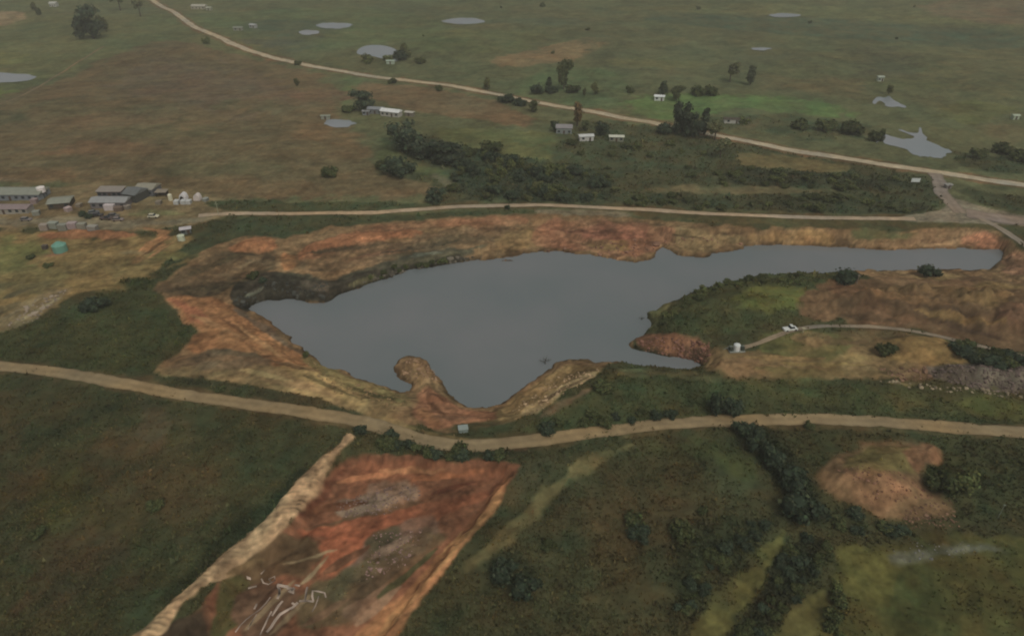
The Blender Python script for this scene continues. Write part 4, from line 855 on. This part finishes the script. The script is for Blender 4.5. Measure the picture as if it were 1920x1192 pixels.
def house(px, py, w, d, h, rot, wall, roof, label, name='house', cat='house', rise=1.2, wins=2, door=True, mono=False, open_=False):
    t = thing(name, label, cat, px, py, rot, d / 2)
    if open_:
        for sx in (-1, 1):
            for sy in (-1, 1): part('post', lambda bm: box(bm, sx * w / 2 - .1, sx * w / 2 + .1, sy * d / 2 - .1, sy * d / 2 + .1, 0, h), mdark, t)
        part('wall', lambda bm: box(bm, -w / 2 + .12, w / 2 - .12, d / 2 - .25, d / 2 - .12, 0, h), M(wall), t)
    else:
        part('wall', lambda bm: box(bm, -w / 2, w / 2, -d / 2, d / 2, 0, h), M(wall), t)
    o = .45
    def rf(bm):
        if mono:
            v = [(-w/2-o,-d/2-o,h+.02),(w/2+o,-d/2-o,h+.02),(w/2+o,d/2+o,h+rise),(-w/2-o,d/2+o,h+rise)]
            a = [bm.verts.new(p) for p in v]; b = [bm.verts.new((p[0], p[1], p[2] + .14)) for p in v]
            for f in ([3,2,1,0],): bm.faces.new([a[i] for i in f])
            bm.faces.new(b)
            for i in range(4): bm.faces.new((a[i], a[(i+1)%4], b[(i+1)%4], b[i]))
        else:
            v = [(-w/2-o,-d/2-o,h),(w/2+o,-d/2-o,h),(w/2+o,d/2+o,h),(-w/2-o,d/2+o,h),(-w/2-o,0,h+rise),(w/2+o,0,h+rise)]
            a = [bm.verts.new(p) for p in v]
            for f in ((0,1,5,4),(2,3,4,5),(0,4,3),(1,2,5),(3,2,1,0)): bm.faces.new([a[i] for i in f])
    part('roof', rf, M(roof, .6, .12, .6), t)
    if not open_:
        n = wins + (1 if door else 0)
        for i in range(n):
            cx = -w / 2 + w * (i + .5) / n
            if door and i == n // 2: part('door', lambda bm: box(bm, cx - .5, cx + .5, -d / 2 - .06, -d / 2 - .004, .02, 2.05), M((70,56,46)), t)
            else: part('window', lambda bm: box(bm, cx - .65, cx + .65, -d / 2 - .05, -d / 2 - .004, .95, 2.1), mglass, t)
    return t
WH = (178,176,168)
house(14, 376, 29, 8.5, 2.9, 0, (108,112,114), (124,126,112), 'long barrack with grey green roof and a row of windows, cut by the left edge', 'barrack', 'building', wins=9, rise=1.4)
house(2, 402, 23, 5, 2.5, 0, (132,128,118), (126,112,108), 'lower long barrack with a dull pinkish roof in front of the grey green one', 'barrack', 'building', wins=7, rise=.9)
house(108, 392, 8.5, 7.5, 2.6, 14, (64,56,44), (126,127,112), 'square hut with a pale green grey roof standing alone in the camp', 'hut', 'hut', wins=2, rise=.8)
house(207, 371, 10.5, 4.5, 2.7, 0, (80,76,76), (130,122,112), 'rear narrow camp building with pale roof and dark openings', 'workshop', 'building', wins=4, rise=.6, mono=True)
house(204, 391, 15, 6.5, 2.9, 0, (100,94,92), (132,132,128), 'wide grey roofed camp workshop in front of the narrow one', 'workshop', 'building', wins=4, rise=1.1)
house(250, 380, 6.5, 8, 3.6, -18, (62,62,58), (96,98,95), 'dark gabled shed in the camp, nearest the lane', 'shed', 'shed', wins=0, rise=1.6)
house(274, 368, 8, 7, 3.2, -8, (90,90,92), (132,128,112), 'shed with a pale olive roof behind the dark gabled shed', 'shed', 'shed', wins=2, rise=1.2)
house(303, 370, 4.2, 2.6, 2.2, 0, (60,52,44), (128,118,102), 'small open lean-to with a pale roof on posts beside the olive roofed shed', 'lean_to', 'shed', rise=.3, mono=True, open_=True)
house(347, 439, 3.6, 2.6, 2.3, 22, (86,90,86), (172,166,164), 'small cabin with a white roof by the track bend', 'cabin', 'cabin', wins=1, rise=.4)
house(704, 214, 9, 5, 2.8, -8, (104,106,104), (120,122,122), 'grey roofed wing left of the white roofed farmhouse', 'house', 'house', wins=2, rise=1)
house(733, 220, 12, 5, 2.9, -20, (150,146,136), (196,196,190), 'farmhouse with a bright white roof beside the dark tree', 'farmhouse', 'house', wins=3, rise=1.3)
house(768, 219, 5, 3, 2.3, -22, (110,104,92), (168,162,148), 'small cream roofed shed right of the white farmhouse', 'shed', 'shed', wins=0, rise=.5)
house(686, 216, 4, 3, 2.3, 0, (110,112,112), (124,124,120), 'small grey outbuilding under the dark tree by the farmhouse', 'shed', 'shed', wins=1, rise=.4)
house(610, 224, 5, 2.5, 2, 0, (130,132,118), (128,132,116), 'pale low trough shed above the small farm pond', 'shed', 'shed', wins=0, rise=.3)
house(1058, 252, 8.5, 6, 3.4, -4, (118,122,118), (124,120,118), 'grey two windowed house left of the two white sheds', 'house', 'house', wins=2, rise=1.4)
house(1099, 265, 7.5, 4, 2.6, 8, (170,168,160), (178,178,172), 'white shed in front of the dark rounded tree', 'shed', 'shed', wins=1, rise=.7)
house(1156, 266, 7.5, 3.5, 2.6, -4, (120,120,104), (176,176,158), 'cream roofed shed standing apart, rightmost of the group below the road', 'shed', 'shed', wins=2, rise=.7)
house(1237, 190, 6, 4, 2.6, -14, (186,188,180), (196,198,192), 'tiny bright white hut at the left end of the bright green field', 'hut', 'hut', wins=1, rise=.8)
house(1381, 232, 14, 3.5, 2.4, -4, (160,158,148), (70,62,54), 'long low white walled shed with a dark roof above the long road', 'shed', 'shed', wins=2, rise=.8)
house(732, 121, 6, 3, 2.4, -3, (150,160,142), (152,164,148), 'pale green white shed on the near bank of the broad pond', 'shed', 'shed', wins=0, rise=.5)
house(372, 18, 15, 7, 3, -4, (150,144,126), (158,154,138), 'pale long farm building beside the top end of the long road', 'farm_building', 'building', wins=3, rise=1.6)
house(391, 20, 5, 5, 2.6, 0, (140,140,120), (146,146,128), 'small pale outbuilding right of the top farm building', 'shed', 'shed', wins=0, rise=1)
house(99, 13, 7, 6, 3.4, 0, (168,166,158), (172,170,160), 'white house far off in the top left', 'house', 'house', wins=2, rise=1.5)
house(446, 58, 8, 4, 2.6, 0, (126,126,112), (130,132,118), 'pale shed in the dry grass right of the long road, lower left of a pair', 'shed', 'shed', wins=1, rise=.7)
house(474, 53, 6, 4, 2.8, -20, (150,150,146), (160,160,156), 'tiny whitish hut in the dry grass right of the long road, upper of a pair', 'hut', 'hut', wins=1, rise=.8)
house(1651, 153, 4, 3, 3, 0, (150,156,140), (156,162,146), 'faint white hut above the small hillside pond', 'hut', 'hut', wins=1, rise=.6)
house(1905, 224, 3.5, 3, 2.4, 0, (150,158,136), (156,164,142), 'tiny pale hut near the right edge on the hillside', 'hut', 'hut', wins=0, rise=.6)
house(1778, 354, 2.6, 2, 1.8, 12, (110,106,100), (132,130,122), 'small grey kiosk beside the slip road', 'kiosk', 'kiosk', wins=0, rise=.3)
def container(px, py, w, c, rot, label, group=None, h=2.5, name='shipping_container'):
    t = thing(name, label, 'container', px, py, rot, 1.2, group)
    def b(bm):
        box(bm, -w/2, w/2, -1.2, 1.2, .05, h)
        k = -w / 2 + .25
        while k < w / 2 - .2: box(bm, k, k + .16, -1.235, -1.203, .2, h - .15); k += .36
    part('body', b, M(c, .7, .15), t); part('door', lambda bm: (box(bm, w/2+.004, w/2 + .05, -1.1, -.03, .15, h - .1), box(bm, w/2+.004, w/2 + .05, .03, 1.1, .15, h - .1)), M(tuple(int(a * .85) for a in c)), t)
    part('roof', lambda bm: box(bm, -w/2 - .03, w/2 + .03, -1.23, 1.23, h + .004, h + .07), M(tuple(min(255, int(a * 1.1)) for a in c), .7, .2), t)
    return t
CT = [(82,433,3,(128,118,106),'pale brown container at the left end of the container row'), (99,430,3.6,(120,124,112),'greenish grey container, second from the left of the row'),
      (117,433,3.4,(112,112,100),'olive grey container, third from the left of the row'), (135,431,3.4,(138,124,120),'pinkish white container in the middle of the row'),
      (153,432,3.2,(118,116,102),'grey container right of the pinkish one in the row'), (172,433,3.6,(124,120,110),'grey container at the right end of the row')]
for px_, py_, w_, c_, lb_ in CT: container(px_, py_, w_, c_, random.uniform(-6, 6), lb_, 'row of site containers beside the camp street')
container(205, 395, 4.2, (168,158,154), 0, 'short white container in front of the camp workshop')
for i, (px_, lb_) in enumerate(((330, 'left of three small white containers below the white tents'), (343, 'middle of three small white containers below the white tents'), (353, 'right of three small white containers below the white tents'))):
    container(px_, 384, 2.0, (158,158,152), 0, lb_, 'small white containers below the tents', 1.6)
def tank(px, py, r, h, c, label, stand=0, dome=.35, name='water_tank'):
    t = thing(name, label, 'tank', px, py, 0, r)
    part('body', lambda bm: cyl(bm, 0, 0, stand, stand + h, r, n=24), M(c, .5, .08), t)
    part('lid', lambda bm: (cyl(bm, 0, 0, stand + h + .003, stand + h + dome, r * 1.02, r * .35, 24), cyl(bm, 0, 0, stand + h + dome + .003, stand + h + dome + .12, r * .25, n=12)), M(tuple(min(255, int(a * 1.06)) for a in c), .5), t)
    if stand:
        for a in range(4):
            x, y = r * .75 * math.cos(a * 1.5708 + .78), r * .75 * math.sin(a * 1.5708 + .78); part('leg', lambda bm: bar(bm, (x * 1.2, y * 1.2, 0), (x, y, stand - .16), .09), mdark, t)
        part('platform', lambda bm: box(bm, -r, r, -r, r, stand - .15, stand - .004), mdark, t)
    return t
tank(78, 372, 1.7, 2.2, (196,188,180), 'white round tank raised on dark legs at the end of the barrack', 2.6)
tank(319, 378, .9, 2.6, (180,176,152), 'slim cream upright tank left of the white tents')
tank(338, 453, 1.35, 2.3, (164,168,144), 'cream white tank below the small white roofed cabin')
tank(108, 478, 2.5, 2.7, (92,130,114), 'round green tank with a pale cone lid on red earth', 0, 1.1)
t = thing('equipment_box', 'small dark equipment box left of the green tank', 'box', 86, 467)
part('body', lambda bm: box(bm, -.9, .9, -.7, .7, .05, 1.5), M((66,58,52)), t); part('lid', lambda bm: box(bm, -.95, .95, -.75, .75, 1.504, 1.6), M((84,76,68)), t)
def tent(px, py, w, d, h, c, label, dark=True):
    t = thing('storage_tent', label, 'tent', px, py, 0, d / 2)
    def b(bm):
        n = 12; A = []; 
        for y in (-d / 2, d / 2): A.append([bm.verts.new((-w / 2 * math.cos(math.pi * k / n), y, h * math.sin(math.pi * k / n) ** .8)) for k in range(n + 1)])
        for k in range(n): bm.faces.new((A[0][k], A[0][k + 1], A[1][k + 1], A[1][k]))
        bm.faces.new(A[1])
        if not dark: bm.faces.new(A[0])
        else:
            I = [bm.verts.new((-w / 2 * .62 * math.cos(math.pi * k / n) - w * .1, -d / 2, h * .66 * math.sin(math.pi * k / n) ** .8)) for k in range(n + 1)]
            for k in range(n): bm.faces.new((A[0][k], A[0][k + 1], I[k + 1], I[k]))
    part('canopy', b, M(c, .6, .06), t)
    if dark: part('doorway', lambda bm: box(bm, -w * .38, w * .18, -d / 2 + .25, -d / 2 + .3, .02, h * .6), mdark, t)  # dark sheet in the opening stands in for the unlit interior
tent(343, 377, 3.0, 3, 3.0, (186,182,178), 'arched white tent with a dark doorway')
tent(369, 378, 2.8, 3, 2.8, (178,168,160), 'arched white tent without a doorway, right of the other tent', False)
def car(px, py, rot, c, label, L_=4.4, W2=1.8, H_=1.5, pickup=False):
    t = thing('parked_car' if not pickup else 'pickup_truck', label, 'car' if not pickup else 'truck', px, py, rot, 0, None, 0)
    def b(bm):
        pr = [(-L_/2,.35),(-L_/2,.85),(-L_/2+.1,.95),(L_/2-.9,.98),(L_/2-.1,.8),(L_/2,.4)]
        A = [bm.verts.new((x, -W2/2, z)) for x, z in pr]; B = [bm.verts.new((x, W2/2, z)) for x, z in pr]; n = len(pr)
        bm.faces.new(A); bm.faces.new(B[::-1])
        for k in range(n): bm.faces.new((A[k], B[k], B[(k+1)%n], A[(k+1)%n]))
    part('body', b, M(c, .35, .05, 1, .5), t, .04)
    x0, x1 = (-L_*.1, L_*.28) if pickup else (-L_*.45, L_*.2)
    def cb(bm):
        v = [(x0,.98),(x0+.25,H_),(x1-.5,H_),(x1,.98)]
        A = [bm.verts.new((x, -W2/2+.12, z+.002)) for x, z in v]; B = [bm.verts.new((x, W2/2-.12, z+.002)) for x, z in v]
        bm.faces.new(A); bm.faces.new(B[::-1])
        for k in range(4): bm.faces.new((A[k], B[k], B[(k+1)%4], A[(k+1)%4]))
    part('cabin', cb, mglass, t)
    part('roof', lambda bm: box(bm, x0 + .3, x1 - .55, -W2/2+.16, W2/2-.16, H_+.006, H_+.05), M(c, .35, .05, 1, .5), t)
    for sx in (-1, 1):
        for sy in (-1, 1): part('wheel', lambda bm: bar(bm, (sx*L_*.31, sy*(W2/2-.1), .34), (sx*L_*.31, sy*(W2/2+.06), .34), .34, 14), mdark, t)
car(288, 407, 0, (182,176,150), 'cream white car parked on the lane below the olive roofed shed')
car(184, 406, 8, (52,46,44), 'dark car parked in front of the wide camp workshop')
car(200, 411, 0, (74,60,54), 'brown pickup truck parked at the edge of the camp street', 5, 1.9, 1.75, True)
car(214, 406, -6, (92,84,76), 'dull grey brown car, rightmost of the cars at the workshop')
car(1481, 619, 12, (186,188,180), 'white pickup truck parked at the bend of the service track', 4.6, 1.8, 1.7, True)
for sp in ((155, 405), (167, 410)): plant('bushd', sp[0], sp[1], 12, 16, 'dark bush on the camp street left of the dark car' if sp[0] < 160 else 'dark bush on the camp street, right of its twin')
for a in [(126,398,2.2,(150,134,128),'small pinkish box container right of the square hut',1.7),(63,383,2.4,(128,112,108),'small pink grey box at the right end of the lower barrack',2.0),(221,397,3.4,(96,82,70),'brown box container beside the white one at the workshop',1.8),
          (236,393,2.4,(120,112,100),'small tan box at the foot of the dark gabled shed',1.6),(66,404,2.6,(116,116,104),'small grey box at the street end of the lower barrack',1.8),(146,388,2.0,(116,106,90),'small tan box alone between the square hut and the workshop',1.4),
          (384,379,1.8,(124,126,118),'small grey box right of the white tents',1.3),(296,384,2.2,(110,102,88),'small tan box in front of the open lean-to',1.4)]:
    container(a[0], a[1], a[2], a[3], random.uniform(-25, 25), a[4], None, a[5], 'storage_box')
car(222, 413, 4, (120,108,100), 'light grey car on the camp street, lowest of the cars at the workshop')
car(50, 413, 0, (112,104,98), 'grey car on the street in front of the lower barrack')
car(176, 399, 30, (96,98,96), 'grey car close against the left front corner of the workshop')
# pump on the peninsula
t = thing('pump_station', 'white pump tank between two dark frames on the shore track', 'pump', 1382, 660, 4, 1)
part('tank', lambda bm: (cyl(bm, 0, 0, .25, 2.1, 1.0, n=20), cyl(bm, 0, 0, 2.102, 2.5, 1.0, .3, 20)), M((188,190,184), .5), t)
part('base', lambda bm: box(bm, -2.4, 2.4, -1.3, 1.3, .02, .22), M((120,122,112)), t)
for sx in (-1, 1): part('frame', lambda bm: box(bm, sx * 1.75 - .45, sx * 1.75 + .45, -.8, .8, .224, 1.5), M((56,62,54)), t)
part('pipe', lambda bm: (bar(bm, (-2.3, 0, 1.6), (2.3, 0, 1.6), .09), bar(bm, (-2.3, 0, 1.6), (-3.6, .6, .1), .09)), M((120,124,112)), t)
t = thing('valve_box', 'pale grey concrete box in the weeds between the lake tip and the earth road', 'valve box', 868, 810, 8, 1)
part('body', lambda bm: box(bm, -1.2, 1.2, -.9, .9, .02, 1.1), M((112,122,114)), t); part('lid', lambda bm: box(bm, -1.3, 1.3, -1, 1, 1.104, 1.22), M((128,136,128)), t)
def pole(px, py, h, c, label, r=.1, top=None):
    t = thing('pole', label, 'pole', px, py)
    part('shaft', lambda bm: bar(bm, (0, 0, 0), (0, 0, h), r, 8, r * .8), M(c), t)
    part('cap', lambda bm: box(bm, -r * 2.2, r * 2.2, -r * 2.2, r * 2.2, h + .004, h + .12), M(c), t)
    if top: part('crossarm', lambda bm: box(bm, -top, top, -.08, -.02 + .1, h * .85, h * .85 + .14), M(c), t)
pole(410, 402, 5.5, (130,132,108), 'pale pole where the gravel road enters the camp', .12, .7)
pole(1870, 972, 4.2, (110,116,100), 'thin pale pole in the scrub right of the red mound', .08)
pole(1606, 532, 3.2, (112,100,88), 'grey post between the green and brown halves of the peninsula', .2)
pole(1505, 624, 1.8, (150,142,116), 'short cream post right of the white pickup', .22)
t = thing('signboard', 'white signboard on two posts in the dark scrub below the long road', 'sign', 1715, 345)
part('panel', lambda bm: box(bm, -2.0, 2.0, -.06, .06, 1.0, 2.8), M((190,194,188), .5, .05), t)
for sx in (-1, 1): part('post', lambda bm: bar(bm, (sx * 1.3, .12, 0), (sx * 1.3, .12, 2.9), .07), mdark, t)
# snag in the lake
def snag(bm, s=1, seed=3):
    g = random.Random(seed); bar(bm, (0, 0, -1.5), (.1, 0, 1.6), .16, 6, .12)
    for a, l, z in ((.3, 2.0, 1.0), (2.9, 2.2, .7), (1.2, 1.2, 1.6), (4.4, 1.3, .9), (5.6, 1.5, 1.5), (2.2, 1.3, 1.5)):
        e = (math.cos(a) * l, math.sin(a) * l * .6, z + g.uniform(.1, .8)); bar(bm, (.08, 0, z), e, .1, 5, .04)
        bar(bm, [v * .6 for v in e], (e[0] * .8 + .3, e[1] + .3, e[2] + .6), .05, 5, .02)
def dead(x, y, z, sc, label, seed=3):
    r = bpy.data.objects.new('dead_tree', None); C.objects.link(r); r.location = (x, y, z); r.scale = (sc,) * 3; tag(r, label, 'tree')
    part('branches', lambda bm: snag(bm, 1, seed), M((58,56,48)), r)
q = onz([(1022, 682)], WL)[0]; dead(q[0], q[1], WL, 1.0, 'dark bare branches sticking out of the lake near its south shore')
q = onz([(1203, 600)], WL)[0]; dead(q[0], q[1], WL, .6, 'small bare snag in the water left of the green peninsula', 8)
# rubble: nobody could count it
def rubble(label, spots):
    g = np.random.default_rng(9); V = []; Fs = []; cl = []
    for poly, n, sz, c in spots:
        P = px2w(poly)[:, :2]; k = 0; tr = 0
        while k < n and tr < n * 20:
            tr += 1; x = g.uniform(P[:, 0].min(), P[:, 0].max()); y = g.uniform(P[:, 1].min(), P[:, 1].max())
            if sdist(P, np.array([x]), np.array([y]))[0] < 0: continue
            k += 1; z = float(GZ(x, y)); s = sz * g.lognormal(0, .45)
            if z < WL - .2: continue
            m = RB[g.integers(6)]; a = g.uniform(0, 6.28); v = m * np.array([s, s * g.uniform(.6, 1), s * g.uniform(.45, .8)])
            v = np.stack([v[:, 0] * math.cos(a) - v[:, 1] * math.sin(a) + x, v[:, 0] * math.sin(a) + v[:, 1] * math.cos(a) + y, v[:, 2] + z + s * .1], 1); nn = len(V)
            V.extend(v.tolist()); Fs.extend((RF + nn).tolist()); cl.extend([lin(c) * KA * g.uniform(.65, 1.5)] * len(v))
    o = link('rubble', mesh_np('rubble', V, np.array(Fs), np.array(cl), False), mtus); tag(o, label, 'rubble', kind='stuff')
bm = bmesh.new(); bmesh.ops.create_icosphere(bm, subdivisions=1, radius=1); bm.verts.index_update(); b0 = np.array([v.co[:] for v in bm.verts]); RF = np.array([[v.index for v in f.verts] for f in bm.faces]); bm.free()
RB = [b0 * (1 + np.random.default_rng(i).normal(0, .22, (len(b0), 1))) for i in range(6)]
rubble('broken stone and earth clods heaped around the diggings', [
 ([(1740,700),(1800,685),(1925,690),(1925,738),(1850,732),(1770,716)], 620, .27, (92,80,72)),
 ([(1650,690),(1740,690),(1750,712),(1680,714)], 90, .3, (110,86,68)),
 ([(630,945),(690,915),(780,905),(790,930),(720,965),(640,968)], 380, .15, (112,94,84)),
 ([(1690,955),(1790,930),(1800,990),(1700,990)], 150, .2, (104,82,64)),
 ([(1560,880),(1700,890),(1760,930),(1640,950)], 260, .15, (110,82,64)),
 ([(430,560),(500,530),(620,530),(610,560),(500,560),(460,575)], 140, .35, (60,60,54)),
 ([(640,545),(740,505),(860,482),(905,484),(800,500),(700,525)], 260, .4, (86,80,68)),
 ([(750,700),(770,672),(815,690),(822,715),(770,722)], 120, .25, (128,104,80)),
 ([(1190,640),(1260,634),(1330,642),(1335,672),(1210,658)], 240, .3, (104,76,62)),
 ([(1000,470),(1100,472),(1190,488),(1240,462),(1400,462),(1400,456),(1240,452),(1100,462)], 160, .35, (116,88,70)),
 ([(700,1000),(800,990),(760,1060),(680,1090)], 160, .18, (118,96,86)),
 ([(1660,1030),(1720,1014),(1850,1016),(1800,1048),(1700,1058)], 70, .14, (98,96,90)),
 ([(960,770),(1040,705),(1130,690),(1100,715),(1000,780)], 200, .22, (146,124,96)),
 ([(560,665),(700,735),(770,750),(740,770),(620,735)], 200, .22, (118,98,68)),
 ([(1640,712),(1930,735),(1930,750),(1700,724)], 60, .4, (124,112,90)),
 ([(10,615),(60,565),(130,542),(70,600)], 90, .35, (124,112,96)),
])
# pale stroke marks on the trench floor
def zp(a): return [(440 + x / 8, 1060 + y / 8) for x, y in a]
SW = 1.25
STR = [([(400,190),(430,270),(500,300),(600,240),(650,180),(570,160),(490,220),(560,260)], .22), ([(640,295),(800,325)], .5), ([(650,310),(690,400),(640,500)], .4),
 ([(790,340),(930,370),(850,440),(800,410),(900,340)], .6), ([(900,290),(980,310)], .3), ([(1090,320),(1060,540)], .34), ([(970,540),(1190,545)], .36), ([(1185,545),(1150,400),(1210,340),(1275,440),(1330,340),(1370,480)], .32),
 ([(1260,450),(1230,580),(1160,700)], .2), ([(950,560),(840,660),(700,710),(590,850),(480,1000)], .5), ([(720,530),(620,680),(560,760)], .35), ([(860,560),(940,590),(850,660)], .35),
 ([(540,480),(430,620),(300,690),(130,860),(10,1000)], .22), ([(560,700),(460,860),(380,1040)], .25), ([(330,560),(290,640)], .3), ([(200,330),(330,300)], .35), ([(180,170),(240,190)], .3), ([(450,60),(390,120)], .2), ([(330,720),(200,960)], .18)]
V = []; Fs = []; cl = []; gg = np.random.default_rng(2)
for pts, wd in STR:
    P = px2w(zp(pts))[:, :2]; P = smoothpoly(P, 1, False) if len(P) > 2 else P
    v, f, c = road_mesh(P, wd * SW, .05); c = c * (lin((132,118,104)) * KA) * (1 + .9 * fbm(v[:, 0], v[:, 1], .8, 2, 3))[:, None]; f = f + len(V); V.extend(v.tolist()); Fs.extend(f.tolist()); cl.extend(c.tolist())
o = link('ground_marking', mesh_np('ground_marking', V, np.array(Fs), np.array(cl)), mr_); tag(o, 'pale scrawled strokes on the brown floor of the red trench', 'marking', kind='structure')
# apron of the junction
P = px2w(APRON)[:, :2]; P = smoothpoly(P, 1)
# ------------------------------------------------------------------ haze
bm = bmesh.new(); zlo = float(Z.min()) - 1; box(bm, -9500, 9500, -900, 9800, zlo - 8, 200); bmesh.ops.recalc_face_normals(bm, faces=bm.faces[:]); me = bpy.data.meshes.new('haze'); bm.to_mesh(me); bm.free()
mh = bpy.data.materials.new('haze_mat'); mh.use_nodes = True; n = mh.node_tree.nodes; n.remove(n['Principled BSDF']); pv = n.new('ShaderNodeVolumePrincipled')
pv.inputs['Color'].default_value = (.66, .66, .60, 1); pv.inputs['Density'].default_value = .00038; mh.node_tree.links.new(pv.outputs[0], n['Material Output'].inputs['Volume'])
o = link('haze', me, mh); tag(o, 'thin grey haze over the whole view', 'haze', kind='stuff')
